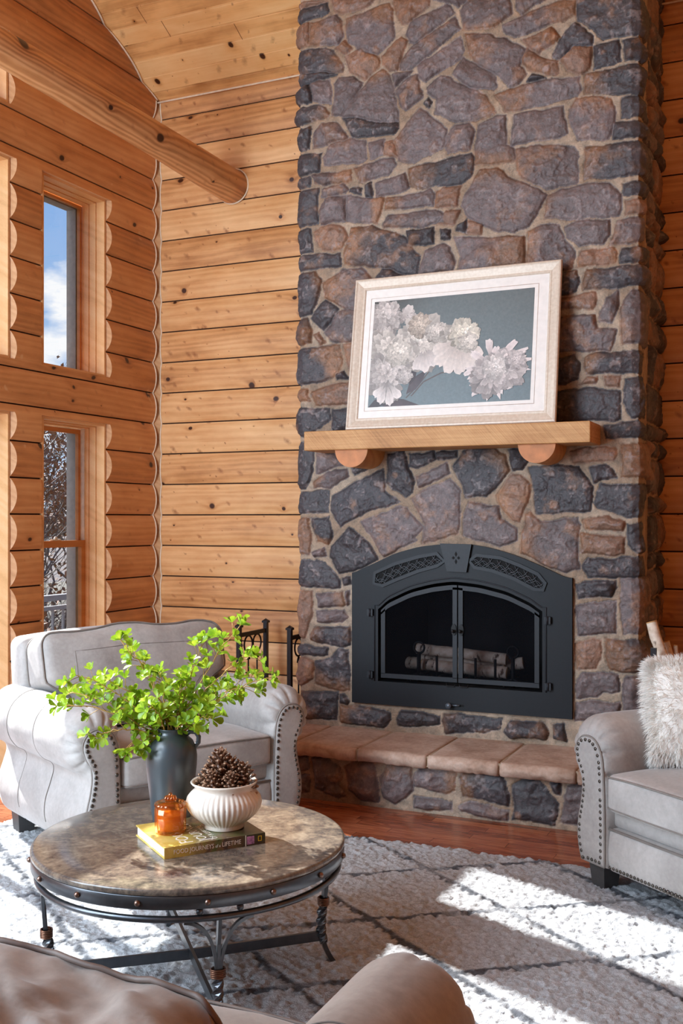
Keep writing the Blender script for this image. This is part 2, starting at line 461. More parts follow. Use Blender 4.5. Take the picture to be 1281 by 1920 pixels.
# ------------------------------------------------------------------ round log beam into the back wall
BEAMW = wood('beam_wood', 'Y', None, dark=(156, 100, 60), mid=(206, 148, 96), light=(232, 180, 130), knots=1.0, knot_scale=3.0, knot_r=.030, ring=60, grain=1.5, smudge=.3, bumpk=.3, ringc=.34)
bm_ = MB(); bx_, bz_ = -3.93, 4.02; pts = []; rr = []
for i in range(40):
    y = -1.0 + 7.74 * i / 39; q_ = min(1, max(0, (y - 3.4) / 3.3)); pts.append((bx_ + .006 * math.sin(y * 1.7), y, bz_ + .065 * (1 - q_) + .005 * math.sin(y * 2.3 + 1))); rr.append(.078 + .043 * q_ + .002 * math.sin(y * 3.1))
bm_.tube(pts, rr, 40)
br_ = empty('ceiling_beam', (bx_, 3, bz_)); kb = bm_.build('log', [BEAMW], br_); kb.location = (-bx_, -3, -bz_)
cm_ = MB(); cm_.tube([(.126 * math.cos(i * PI / 16), YB - 3 - .018 - BUL * .55 * 0, .126 * math.sin(i * PI / 16)) for i in range(32)], .006, 6, closed=True); cm_.build('caulk_ring', [CAULK], br_)
tag(br_, 'peeled round log beam crossing below the ceiling into the back wall', 'beam')
# ------------------------------------------------------------------ floor: narrow oak strips
nf = NT('oak_floor'); P = nf.sep(nf.coord())
sw = 0.070
row = nf.math('FLOOR', nf.math('DIVIDE', P['Y'], sw))
wnr = nf.node('ShaderNodeTexWhiteNoise', {'W': row}, noise_dimensions='1D').outputs['Value']
xs = nf.math('ADD', P['X'], nf.math('MULTIPLY', wnr, 9.0))
seg = nf.math('FLOOR', nf.math('DIVIDE', xs, 0.62))
wn2 = nf.node('ShaderNodeTexWhiteNoise', {'Vector': nf.comb(row, seg, 0.0)}, noise_dimensions='2D').outputs['Value']
fy = nf.math('ABSOLUTE', nf.math('SUBTRACT', nf.math('FRACT', nf.math('DIVIDE', P['Y'], sw)), 0.5))
fx = nf.math('ABSOLUTE', nf.math('SUBTRACT', nf.math('FRACT', nf.math('DIVIDE', xs, 0.62)), 0.5))
gap = nf.math('MAXIMUM', nf.math('GREATER_THAN', fy, 0.487), nf.math('GREATER_THAN', fx, 0.498))
g1 = nf.noise(nf.comb(nf.math('MULTIPLY', xs, 4.0), nf.math('MULTIPLY', P['Y'], 90.0), nf.math('MULTIPLY', wn2, 30)), 1.0, 5, 0.65)
wp = nf.noise(nf.comb(nf.math('MULTIPLY', xs, 3.0), nf.math('MULTIPLY', P['Y'], 12.0), nf.math('MULTIPLY', wn2, 30)), 1.0, 3)
sn = nf.math('SINE', nf.math('ADD', nf.math('MULTIPLY', P['Y'], 160.0), nf.math('MULTIPLY', wp, 38.0)))
f = nf.math('ADD', nf.math('ADD', nf.math('MULTIPLY', g1, 0.6), nf.math('MULTIPLY', sn, 0.10)), nf.math('MULTIPLY', wn2, 0.42))
col = nf.ramp(f, [(0.15, lin(92, 46, 30)), (0.5, lin(156, 88, 60)), (0.9, lin(192, 122, 86))])
col = nf.mix(nf.math('MULTIPLY', gap, 0.75), col, lin(50, 22, 12))
nm = nf.bump(nf.math('SUBTRACT', nf.math('MULTIPLY', g1, 0.4), gap), 0.25, 0.002)
FLOORM = nf.out(col, 0.22, 0, nm)
fl = MB(); fl.bbox((XL - 0.2, YF - 3, -0.06), (5.0, YB + 0.2, 0.0))
tag(fl.build('floor', [FLOORM]), kind='structure')
# ------------------------------------------------------------------ windows
GL = NT('window_glass')
tr = GL.node('ShaderNodeBsdfTransparent', {'Color': (0.97, 0.985, 0.99, 1)}); gl = GL.node('ShaderNodeBsdfGlossy', {'Roughness': 0.02})
geo = GL.n.new('ShaderNodeNewGeometry'); dt = GL.node('ShaderNodeVectorMath', {0: geo.outputs['Incoming'], 1: geo.outputs['Normal']}, operation='DOT_PRODUCT')
fr = GL.math('ADD', GL.math('MULTIPLY', GL.math('POWER', GL.math('SUBTRACT', 1.0, GL.math('ABSOLUTE', dt.outputs['Value'])), 5.0), 0.9), 0.03)
mx = GL.node('ShaderNodeMixShader', {0: fr, 1: tr, 2: gl})
GL.t.links.new(mx.outputs[0], GL.n['Material Output'].inputs['Surface']); GLASS = GL.mat
EXTG = plain('exterior_cladding', (128, 120, 114), 0.6)
WHT = plain('vinyl_liner', (225, 222, 216), 0.5)
def ring(mb, y0, y1, z0, z1, w, xa, xb, mi=0, bottom=True, wb=None):
    wb = wb or w
    mb.bbox((xa, y0, z0), (xb, y0 + w, z1), mi); mb.bbox((xa, y1 - w, z0), (xb, y1, z1), mi)
    mb.bbox((xa, y0 + w, z1 - w), (xb, y1 - w, z1), mi)
    if bottom: mb.bbox((xa, y0 + w, z0), (xb, y1 - w, z0 + wb), mi)
def window(k, y0, y1, z0, z1, hung=False, door=False):
    root = empty('%s_%d' % ('door' if door else 'window', k), (XL, (y0 + y1) / 2, z0), kind='structure')
    loc = lambda mb, nm, mats: mb.build(nm, mats, root)
    o = (XL, (y0 + y1) / 2, z0)
    L = lambda y, z: (y - o[1], z - o[2])
    ya, za = L(y0, z0); yb, zb = L(y1, z1)
    c = MB()      # stepped jamb boards from the room face outwards
    ring(c, ya, yb, za, zb, 0.016, -0.062, 0.006, 0, not door)
    ring(c, ya + .001, yb - .001, za + .001, zb - .001, 0.022, -0.118, -0.064, 0, not door)
    ring(c, ya + .002, yb - .002, za + .002, zb - .002, 0.028, -0.175, -0.120, 0, not door)
    loc(c, 'casing', [CASE])
    e = MB(); ring(e, ya + .005, yb - .005, za + .005, zb - .005, 0.052, -0.29, -0.21, 0, True); loc(e, 'exterior_frame', [EXTG])
    ia, ib, ja, jb = ya + 0.028, yb - 0.028, za + 0.028, zb - 0.028
    if door:
        w = (ib - ia) / 2
        for (p, q, x) in ((ia, ia + w + 0.03, -0.165), (ia + w - 0.03, ib, -0.20)):
            s = MB(); ring(s, p, q, 0.03, jb, 0.07, x - 0.03, x, 0, True, 0.12); so = loc(s, 'door_panel', [SASHW])
            g = MB(); g.bbox((x - 0.018, p + 0.068, 0.14), (x - 0.012, q - 0.068, jb - 0.068)); g.build('glass_pane', [GLASS], so)
    elif hung:
        zm = 1.43 - o[2]
        s = MB(); ring(s, ia, ib, zm - 0.02, jb, 0.040, -0.205, -0.178, 0, True); a = loc(s, 'upper_sash', [SASHW])
        g = MB(); g.bbox((-0.194, ia + 0.038, zm + 0.018), (-0.189, ib - 0.038, jb - 0.038)); g.build('glass_pane', [GLASS], a)
        s = MB(); ring(s, ia, ib, ja, zm + 0.025, 0.046, -0.176, -0.146, 0, True, 0.06); a = loc(s, 'lower_sash', [SASHW])
        g = MB(); g.bbox((-0.164, ia + 0.044, ja + 0.058), (-0.159, ib - 0.044, zm - 0.019)); g.build('glass_pane', [GLASS], a)
        l = MB(); l.bbox((-0.17, -0.045, zm + 0.025), (-0.15, 0.045, zm + 0.036)); l.sphere((-0.16, 0, zm + 0.04), 0.014, 8, 5); l.build('sash_lock', [WHT], a)
        t = MB(); ring(t, ia, ib, ja, jb, 0.010, -0.178, -0.1765, 0, False); t.bbox((-0.178, ib - 0.016, zm), (-0.150, ib - 0.001, jb)); t.bbox((-0.178, ia + 0.001, zm), (-0.150, ia + 0.016, jb)); loc(t, 'track_liner', [WHT])
    else:
        s = MB(); ring(s, ia, ib, ja, jb, 0.022, -0.205, -0.178, 0, True); a = loc(s, 'sash', [SASHW])
        g = MB(); g.bbox((-0.194, ia + 0.020, ja + 0.020), (-0.189, ib - 0.020, jb - 0.020)); g.build('glass_pane', [GLASS], a)
    return root
for k, (y0, y1, z0, z1) in enumerate(OPEN):
    if z0 == 0.0: window(1, y0, y1, z0, z1, door=True)
    else: window(k + 1, y0, y1, z0, z1, hung=(z0 < 1))
# ================================================================== OUTSIDE: sky, sun, deck, trees
W = bpy.data.worlds.new('World'); SC.world = W; W.use_nodes = True
wt = W.node_tree; wn_ = wt.nodes; bg = wn_['Background']
class WN(NT):
    def __init__(s): s.t = wt; s.n = wn_
w = WN()
d = w.n.new('ShaderNodeTexCoord').outputs['Generated']; dz = w.sep(d)['Z']
base = w.ramp(dz, [(0.0, lin(206, 222, 240)), (0.12, lin(166, 197, 234)), (0.28, lin(140, 180, 232)), (0.8, lin(84, 128, 200))])
# clouds on a plane above
den = w.math('MAXIMUM', w.math('ADD', dz, 0.10), 0.02); S = w.sep(d)
cv = w.comb(w.math('DIVIDE', S['X'], den), w.math('DIVIDE', S['Y'], den), 0.0)
cn = w.noise(w.comb(w.math('MULTIPLY', S['X'], 11.0), w.math('MULTIPLY', S['Y'], 11.0), w.math('MULTIPLY', dz, 26.0)), 1.0, 6, 0.55)
band = w.ramp(dz, [(0.0, (.60, .60, .60)), (0.19, (.56, .56, .56)), (0.235, (.42, .42, .42)), (1.0, (.36, .36, .36))])
cm = w.math('MULTIPLY', w.math('SUBTRACT', w.math('ADD', cn, band), 1.02), 7.0, clamp=True)
sky = w.mix(cm, base, (0.98, 0.98, 1.0, 1))
sky = w.mix(w.ramp(dz, [(0.0, (1, 1, 1)), (0.002, (0, 0, 0))]), sky, (0.10, 0.09, 0.075, 1))
wt.links.new(sky, bg.inputs['Color']); bg.inputs['Strength'].default_value = SKY_STRENGTH
sun = bpy.data.lights.new('sun', 'SUN'); so = bpy.data.objects.new('sun', sun); COL.objects.link(so)
sun.energy = SUN_ENERGY; sun.angle = math.radians(0.55); sun.color = (1.0, 0.975, 0.945)
az, el = math.radians(SUN_AZ), math.radians(SUN_EL)
dirv = Vector((math.cos(az) * math.cos(el), -math.sin(az) * math.cos(el), -math.sin(el)))
so.rotation_euler = dirv.to_track_quat('-Z', 'Y').to_euler(); so.location = (-9, 8, 8)
DECKW = plain('deck_boards', (150, 140, 132), 0.7)
RAIL = plain('grey_rail', (150, 148, 150), 0.5)
gr = MB(); gr.bbox((-60, -20, -1.6), (XL - 1.5, 60, -1.5)); tag(gr.build('ground', [plain('dry_grass', (84, 78, 66), 0.9, scale=3)]), kind='structure')
dk = MB()
for i in range(10): dk.bbox((XL - 0.22 - (i + 1) * 0.14, 1.0, -0.12), (XL - 0.226 - i * 0.14, 12.5, -0.08))
tag(dk.build('deck', [DECKW]), kind='structure')
rr_ = empty('deck_railing', (-6.07, 4.5, -0.08), label='grey metal deck railing with slim balusters beyond the window', cat='railing')
m = MB(); m.bbox((-0.035, -3.5, 0.98), (0.035, 7.9, 1.03)); m.build('top_rail', [RAIL], rr_)
m = MB(); m.bbox((-0.02, -3.5, 0.90), (0.02, 7.9, 0.935)); m.build('upper_rail', [RAIL], rr_)
m = MB(); m.bbox((-0.02, -3.5, 0.08), (0.02, 7.9, 0.115)); m.build('lower_rail', [RAIL], rr_)
for i in range(60):
    m = None
    y = i * 0.135 - 0.2
    if i == 0:
        m = MB(); m.bbox((-0.009, -0.009, 0.11), (0.009, 0.009, 0.905)); bal = m.build('baluster', [RAIL], rr_); bal.location = (0, y, 0)
    else:
        c = bal.copy(); COL.objects.link(c); c.parent = rr_; c.location = (0, y, 0)
BARK = plain('bark', (96, 90, 88), 0.9, scale=12)
LEAF = plain('brown_oak_leaf', (128, 84, 58), 0.7, var=0.25, scale=4)
def bare_tree(x, y, h, seed, leaves, label, brown=True):
    r = random.Random(seed)
    root = empty('oak_tree' if leaves > 200 else 'bare_tree', (x, y, -1.5), label=label, cat='tree', group='trees beyond the deck')
    b = MB(); lf = MB(); tips = []
    def grow(p, d_, L, R, depth):
        pts = [p]; q = p.copy(); dd = d_.copy()
        for i in range(4):
            dd = (dd + Vector((r.uniform(-.22, .22), r.uniform(-.22, .22), r.uniform(-.05, .16)))).normalized()
            q = q + dd * L / 4; pts.append(q.copy())
        b.tube(pts, [R * (1 - 0.11 * i) for i in range(5)], 5 if depth < 2 else 3, caps=False)
        if depth >= 4: tips.extend(pts[1:]); return
        if depth == 3: tips.extend(pts[2:])
        for i in range(5 if depth == 0 else 4 if depth < 3 else 3):
            k = r.randint(1, 4) if depth else r.randint(1, 4)
            a = r.uniform(0, 2 * PI); nd = (dd * 0.7 + Vector((math.cos(a), math.sin(a), r.uniform(-.1, .6))) * 0.75).normalized()
            grow(pts[k], nd, L * r.uniform(.5, .72), R * (0.5 if depth else 0.42), depth + 1)
    grow(Vector((0, 0, 0)), Vector((0, 0, 1)), h * 0.62, h * 0.014, 0)
    b.build('trunk', [BARK], root, fix=False)
    for i in range(leaves):
        t = r.choice(tips) + Vector((r.gauss(0, .10), r.gauss(0, .10), r.gauss(0, .10)))
        s = r.uniform(.035, .065); u_ = Vector((r.gauss(0, 1), r.gauss(0, 1), r.gauss(0, 1))).normalized(); v_ = u_.orthogonal().normalized()
        w_ = u_.cross(v_)
        lf.add([t - u_ * s, t - v_ * s * .5 + w_ * s * .15, t + u_ * s, t + v_ * s * .5 + w_ * s * .15], [(0, 1, 2), (0, 2, 3)], 0)
    if leaves: lf.build('leaves', [LEAF], root, fix=False)
    return root
TL = ['brown-leaved oak tree nearest the window behind the deck railing', 'brown-leaved oak tree a little farther back beyond the deck',
      'leafless grey tree among the brown-leaved oaks beyond the deck']
specs = [(-10.6, 11.2, 4.3, 11, 1700, 0), (-13.0, 13.4, 4.6, 5, 1500, 1), (-15.5, 17.5, 4.9, 8, 0, 2), (-9.6, 9.2, 4.0, 17, 900, 3), (-17.0, 20.6, 5.2, 23, 2600, 4),
         (-9.4, 10.4, 2.7, 31, 250, 5), (-11.6, 13.3, 3.4, 37, 0, 6), (-20.5, 24.0, 5.6, 41, 2600, 7), (-12.2, 12.4, 4.0, 43, 200, 8)]
LB = ['tall oak with brown leaves nearest the window, beyond the railing', 'tall oak with brown leaves behind the nearest oak', 'tall leafless tree farther back among the oaks',
      'small oak sapling with brown leaves low beside the railing', 'oak with sparse brown leaves far behind the railing', 'low shrub with few brown leaves just past the railing',
      'low leafless shrub past the railing', 'farthest oak with brown leaves seen through the lower window', 'scrubby low oak with a few leaves between the trunks']
specs += [(-8.6, 9.6, 2.3, 51, 120, 9), (-9.3, 11.2, 2.5, 52, 0, 10), (-11.0, 12.6, 2.6, 53, 200, 11), (-13.6, 15.8, 3.2, 54, 100, 12)]
LB += ['nearest low brush behind the balusters, a few leaves left', 'leafless brush just behind the balusters', 'low leafy brush between the railing and the oaks', 'leafless brush farther back under the oaks']
for i, (x, y, h, sd, lv, k) in enumerate(specs):
    bare_tree(x, y, h, sd, lv, LB[k])
hs = MB()
hs.grid([[(-34 - 14 * j, -12 + i * 6, -1.6 + (2.6 + 0.5 * math.sin(i * 1.3)) * (0, .75, 1.0)[j]) for j in range(3)] for i in range(14)])
nh = NT('wooded_hill'); c = nh.noise(nh.coord(), 1.6, 8, 0.75)
tag(hs.build('hillside', [nh.out(nh.ramp(c, [(.35, lin(62, 58, 58)), (.5, lin(104, 98, 98)), (.62, lin(120, 96, 80))]), 0.95)]), kind='structure')

def area(name, loc, target, sx, sy, watts, col=(1, 1, 1)):
    l = bpy.data.lights.new(name, 'AREA'); l.shape = 'RECTANGLE'; l.size = sx; l.size_y = sy; l.energy = watts; l.color = col
    o = bpy.data.objects.new(name, l); COL.objects.link(o); o.location = loc
    o.rotation_euler = (Vector(target) - Vector(loc)).to_track_quat('-Z', 'Y').to_euler(); return o
# added fill lamps standing in for daylight from unseen windows on the camera's side
area('fill_front', (-3.4, -0.9, 2.9), (-2.4, 6.0, 1.6), 2.0, 4.0, 60, (0.70, 0.86, 1.0))
area('fill_left', (-4.40, 0.9, 2.6), (-1.6, 5.2, 2.2), 3.0, 4.2, 580, (0.70, 0.86, 1.0))
# ================================================================== STONEWORK (real relief, one grid per masonry body)
TILES = {'A': (540, 0), 'B': (870, 0), 'C': (540, 280), 'D': (870, 280), 'E': (540, 540), 'F': (870, 540), 'G': (540, 820), 'H': (870, 820),
         'I': (540, 1100), 'J': (870, 1100), 'K': (530, 1380)}
TS = {k: 3.66 for k in TILES}; TS['K'] = 2.2875
# kind: d dark slate, p purple grey, o ochre brown; L/R/T/B = where an ochre stain sits
STONES = '''
A o 45,0 160,-5 265,5 185,28 60,45 45,20
A d 50,70 255,15 272,55 262,80 65,160 50,120
A o 285,-20 590,-20 560,20 440,65 340,78 310,60
A pT 385,110 690,5 715,60 725,250 610,365 500,345 410,270 385,200
A oL 40,180 130,155 135,300 45,325
A pL 138,155 320,85 355,130 372,235 330,290 142,300
A dR 25,340 240,315 300,330 375,440 368,484 45,474
A d 45,480 230,488 330,500 80,580 45,570
A o 310,320 385,260 435,325 385,365
A oR 385,380 490,320 620,390 620,440 520,540 410,490
A o 635,380 770,235 825,270 730,480 690,470 640,420
A p 805,215 830,140 1080,10 1130,80 870,280 840,280
A pL 750,480 750,430 860,290 1130,110 1170,190 880,440 840,470
A p 890,440 1170,240 1200,330 1180,380 940,550 890,510
A o 710,-20 960,-20 960,30 820,140 770,150 720,40
A p 980,-20 1230,-20 1160,40 1085,5
A pT 640,455 670,480 720,640 755,760 755,835 600,825 460,790 365,790 400,700 560,520
A d 365,800 460,798 600,835 752,845 752,880 720,920 430,935
A p 310,560 340,520 430,520 500,560 370,780 300,780
A p 145,560 280,535 285,700 160,680
A d 30,620 135,565 150,690 40,730
A dR 35,760 200,700 285,760 270,790 55,860
A d 40,870 150,855 145,1010 55,1040
A p 170,900 220,835 320,830 400,940 380,960 170,1005
A p 700,510 850,480 780,540 720,600
A p 725,620 800,530 880,495 920,650 805,755 780,720
A pR 950,590 1050,500 1130,545 1290,600 1340,640 1410,760 1280,820 1150,830 1000,770 1015,680 950,630
A d 920,690 950,660 985,690 960,740
A pL 720,960 780,890 900,735 1085,880 1050,1010 860,1110 760,1090
A o 655,970 712,960 755,1075 655,1060
A p 1070,940 1140,850 1230,840 1270,900 1250,1010 1090,1045 1065,1010
A d 45,1045 215,1040 205,1180 50,1205
A p 230,1080 270,1000 420,945 525,960 530,1090 510,1110 240,1135
A p 545,970 650,950 650,1060 560,1085
A p 1110,500 1190,380 1400,490 1425,590 1400,615 1230,575
A pB 1175,60 1230,-20 1510,-20 1535,75 1400,185 1195,200
B pL 0,230 130,225 290,260 420,330 380,440 430,490 390,555 310,590 230,510 60,410 20,330
B p 340,-20 560,-20 390,90 360,50
B pR 255,160 390,100 640,-5 765,-5 765,90 720,110 350,250 270,220
B oR 395,265 600,180 655,250 500,360 430,310
B d 610,370 650,260 760,140 880,240 880,290 740,310 650,390
B oR 655,400 750,310 880,300 860,460 800,505 720,470
B o 390,400 430,320 500,370 640,400 650,480 620,505 430,460
B d 430,550 470,490 560,520
B d 780,-20 1225,-20 1210,225 940,262 880,200 780,130
B d 890,300 1060,270 1065,410 890,465
B d 1090,270 1200,240 1260,280 1250,390 1090,410
B dL 830,500 1215,415 1240,600 1200,630 820,640
B pL 200,640 310,600 560,530 790,520 800,610 770,650 360,745 270,745
B pB 80,850 200,790 290,770 290,980 340,1000 345,1100 70,1130 75,1000
B p 350,770 680,715 695,900 650,935 320,985
B pT 720,740 770,665 1010,660 1045,760 1030,850 990,940 780,950 720,850
B d 1080,660 1230,640 1250,760 1080,800
B d 1025,840 1210,805 1225,915 1020,940
B pL 350,1010 500,985 750,985 780,1030 780,1240 560,1285 400,1220 350,1130
B dL 825,1000 1225,945 1225,1190 1000,1210 825,1220
C pL 445,130 560,85 720,50 745,90 690,160 480,225
C pR 150,180 430,135 420,220 220,245 165,235
C d 35,220 60,190 140,185 130,260 40,280
C p 220,270 370,235 405,280 380,300 220,320
C d 415,270 500,262 500,305 410,295
C d 530,235 570,215 575,320 530,310
C p 595,225 800,145 820,250 780,275 600,325
C dL 820,120 1250,15 1275,60 1255,180 1200,220 940,255 830,240
C d 30,300 195,270 205,500 50,540 30,480
C p 215,420 250,325 385,315 378,490 225,510
C pR 393,320 650,325 640,420 600,510 388,485
C pL 660,330 960,265 1000,310 990,370 660,410
C oL 1005,290 1060,250 1175,240 1160,380 1000,385
C p 640,520 680,450 1000,400 1070,430 1060,490 900,530 650,540
C o 1075,410 1180,405 1130,510 1010,510
D pT 0,300 100,140 230,115 320,190 490,260 560,300 450,520 340,570 180,540 20,460 -20,370
C d 35,570 145,535 160,700 65,720 35,680
C o 165,560 240,515 370,520 395,590 350,680 230,695 190,640
C dL 370,700 420,530 560,525 790,600 890,720 870,860 640,810 490,785 380,775
C d 795,560 990,530 995,630 820,645
C d 1040,545 1110,545 1105,605 1040,605
C p 905,740 930,680 1060,630 1100,655 1145,750 1120,830 880,860
C d 30,740 345,705 355,790 45,835
C dR 45,860 170,830 220,900 200,1060 160,1120 45,1150
C pL 230,910 370,810 500,800 575,870 560,1100 380,1090 250,1010
C d 600,880 640,820 830,865 700,960 600,980
C d 1155,510 1220,470 1215,560 1150,545
C o 1225,480 1330,500 1320,575 1222,568
C pR 1135,590 1250,590 1620,595 1625,800 1150,860 1180,720
D pL 545,470 560,310 660,260 780,235 1000,220 1080,290 1070,440 700,470
D d 1095,230 1215,190 1230,240 1220,300 1095,300
D o 1100,340 1210,310 1240,370 1220,425 1110,435
D pL 1010,600 1050,480 1215,445 1225,610 1140,630 1000,650
D p 690,520 770,480 990,470 990,580 960,640 790,655 700,590
D pL 440,560 540,510 650,510 690,620 760,690 745,800 560,860 420,830
D oR 775,730 810,690 1030,665 1060,720 1040,770 780,795
D d 1075,670 1245,645 1235,770 1080,775
D d 480,860 770,820 785,930 770,970 480,1010
D dL 800,910 830,820 1240,785 1245,900 1220,930 820,965
E d 45,-90 170,-110 215,-70 190,120 160,185 60,195 45,150
E d 155,210 255,75 345,145 235,285
E pR 240,300 330,170 400,135 560,150 560,340 290,380
E dR 40,230 130,205 155,280 150,375 60,390 40,350
E o 165,310 200,295 245,375 205,392
E dR 45,415 340,390 365,500 340,570 290,625 70,665 45,600
E o 365,385 560,340 560,560 420,590
E d 315,600 370,560 405,610 325,630
E oR 45,690 130,690 140,780 55,795
E oL 150,710 200,690 560,600 560,780 170,798
E d 45,830 270,820 275,900 200,970 100,1020 45,990
E d 285,830 560,790 560,970 290,972
F o 560,80 900,30 910,60 880,130 700,140 560,150
F p 930,150 970,60 1065,5 1060,90 1010,240 925,220
F pL 1065,130 1150,20 1215,0 1235,380 1090,380 1070,300
F p 560,210 890,170 910,270 1040,290 1035,350 1000,420 560,440
F dL 815,470 860,440 1250,425 1245,570 830,580 810,530
F d 600,490 740,465 780,520 775,620 700,655 600,650
F o 800,660 840,600 915,605 905,655
F o 960,600 1075,590 1075,670 970,655
F d 560,710 900,680 1075,700 1080,900 560,920
F d 1110,610 1240,590 1240,870 1150,890 1100,780
F d 965,940 1200,905 1235,960 1250,1020 965,1025
G d 40,30 165,30 165,230 110,350 55,350
G p 185,110 380,100 375,190 190,245
G pL 160,300 260,235 400,220 415,270 270,350 165,345
G d 430,210 560,205 450,265
G d 285,400 500,285 640,210 665,360 750,440 560,500 350,610 285,510
G d 680,120 790,100 815,190 860,310 850,380 800,415 665,310
G d 825,110 990,90 1005,150 860,210 825,200
G d 1005,110 1150,88 1150,135 1015,158
G p 860,270 1080,170 1110,240 900,355
G dR 1130,190 1200,90 1400,80 1490,130 1530,230 1460,300 1350,400 1210,410
G d 40,380 265,365 265,520 50,530
G oL 45,560 135,560 155,690 140,800 60,810
G dB 150,560 265,550 300,660 265,730 190,710
G p 155,790 235,750 250,810 170,820
G d 285,740 410,625 510,690 605,830 605,845 440,918 335,935 275,820
G p 490,580 750,470 800,490 920,620 860,690 880,710 640,825 560,680
G pB 835,430 960,350 1110,280 1170,370 1165,670 1010,710 920,735 925,600
G p 1195,520 1240,440 1450,470 1460,560 1500,600 1560,640 1560,700 1450,755 1200,675
G d 35,860 130,840 240,850 345,980 345,1030 40,1025
G d 360,970 410,960 425,1010 370,1015
H d 305,90 380,80 440,150 400,220 340,230
H oR 725,90 960,60 1020,65 1045,110 1020,165 735,172
H oL 1070,50 1230,20 1250,180 1220,280 1075,260
H d 445,205 640,190 790,195 870,350 860,510 500,520
H d 855,200 960,195 1045,270 935,290 880,325
H d 880,450 930,320 1225,315 1225,540 1110,550 900,490
H oL 215,400 330,250 390,260 450,330 440,450 370,590 320,580
H pL 380,720 420,530 460,510 520,580 660,560 770,550 800,600 770,740 790,900 690,925 500,850 380,790
H oL 815,560 960,550 1095,580 1085,650 840,620
H oL 795,650 1105,690 1095,810 795,785
H d 1110,600 1225,580 1225,790 1190,800 1130,750
H d 805,880 840,830 1235,825 1235,960 850,960
H d 755,1010 840,985 1030,985 1040,1040 1010,1095 780,1100
J p 760,-10 1015,-20 1030,20 1010,70 780,80
J p 1070,-50 1225,-60 1225,320 1100,325 1070,120
I oL 40,40 160,30 165,200 100,360 50,355
I pR 190,45 360,35 385,130 200,140
I p 385,35 415,30 415,130 395,140
I p 190,165 370,160 405,215 350,250 195,245
I dL 135,340 180,280 420,280 420,400 370,420 250,390 140,375
I d 50,395 270,420 270,475 60,475
I o 40,500 100,485 165,520 160,640 80,690 45,650
I dB 170,520 290,500 340,430 410,440 415,725 340,725 180,670
I dL 80,725 330,730 320,920 110,905 100,800
I d 340,745 370,740 410,790 400,805 345,805
I dL 340,820 440,815 700,860 705,920 650,960 345,935
I d 745,900 780,850 1030,890 1030,940 890,970 745,955
I dL 1045,920 1060,875 1460,905 1440,975 1330,1005 1070,1005
J p 760,130 1040,100 1045,230 1040,320 780,335
J oL 760,390 870,360 940,380 935,480 900,565 760,560
J dL 965,480 970,365 1225,365 1245,450 1215,585 1010,580
J p 760,690 790,590 1060,605 1055,730 940,730 910,770 765,770
J p 1075,680 1110,615 1215,610 1240,720 1220,850 1085,850
J p 755,870 765,800 1060,800 1060,920 755,920
J d 260,1000 320,925 530,925 575,1000 560,1055 300,1035
J d 600,940 680,940 700,1070 610,1050
K p -40,90 100,85 100,150 -40,145
K p -40,175 100,172 105,245 -40,240
K p 115,100 180,90 240,130 250,180 230,210 260,255 230,270 130,230
K pT 262,130 300,108 380,115 410,240 405,290 330,275 275,230
K pT 410,180 440,125 550,140 555,240 480,300 430,270
K pR 555,190 580,148 740,160 735,240 700,260 560,220
K p 560,265 720,290 720,330 560,312
K dL 755,180 770,155 940,175 970,250 960,298 770,262
K p 745,310 800,288 960,320 960,365 750,330
K d 985,220 1030,188 1090,190 1180,290 1170,390 980,360
K d 1140,200 1190,200 1190,255 1160,240
K p 1200,330 1215,215 1330,220 1330,400 1195,375
K p 1345,225 1480,225 1480,420 1345,405
'''
def parse_stones(tiles, Y):
    out = []
    for ln in STONES.strip().split('\n'):
        a = ln.split()
        if a[0] not in tiles: continue
        ox, oy = TILES[a[0]]; k = TS[a[0]]
        pts = []
        for q in a[2:]:
            x, y = [float(v) for v in q.split(',')]
            px, py = ox + x / k, oy + y / k
            p = atY(px, py, Y); pts.append([p.x, p.z, px])
        out.append((a[1], pts))
    return out
OCH = np.array(lin(150, 108, 78)[:3]); PUR = np.array(lin(104, 91, 90)[:3]); DRK = np.array(lin(66, 61, 64)[:3]); OC2 = np.array(lin(124, 94, 74)[:3])
MORT = np.array(lin(158, 138, 118)[:3])
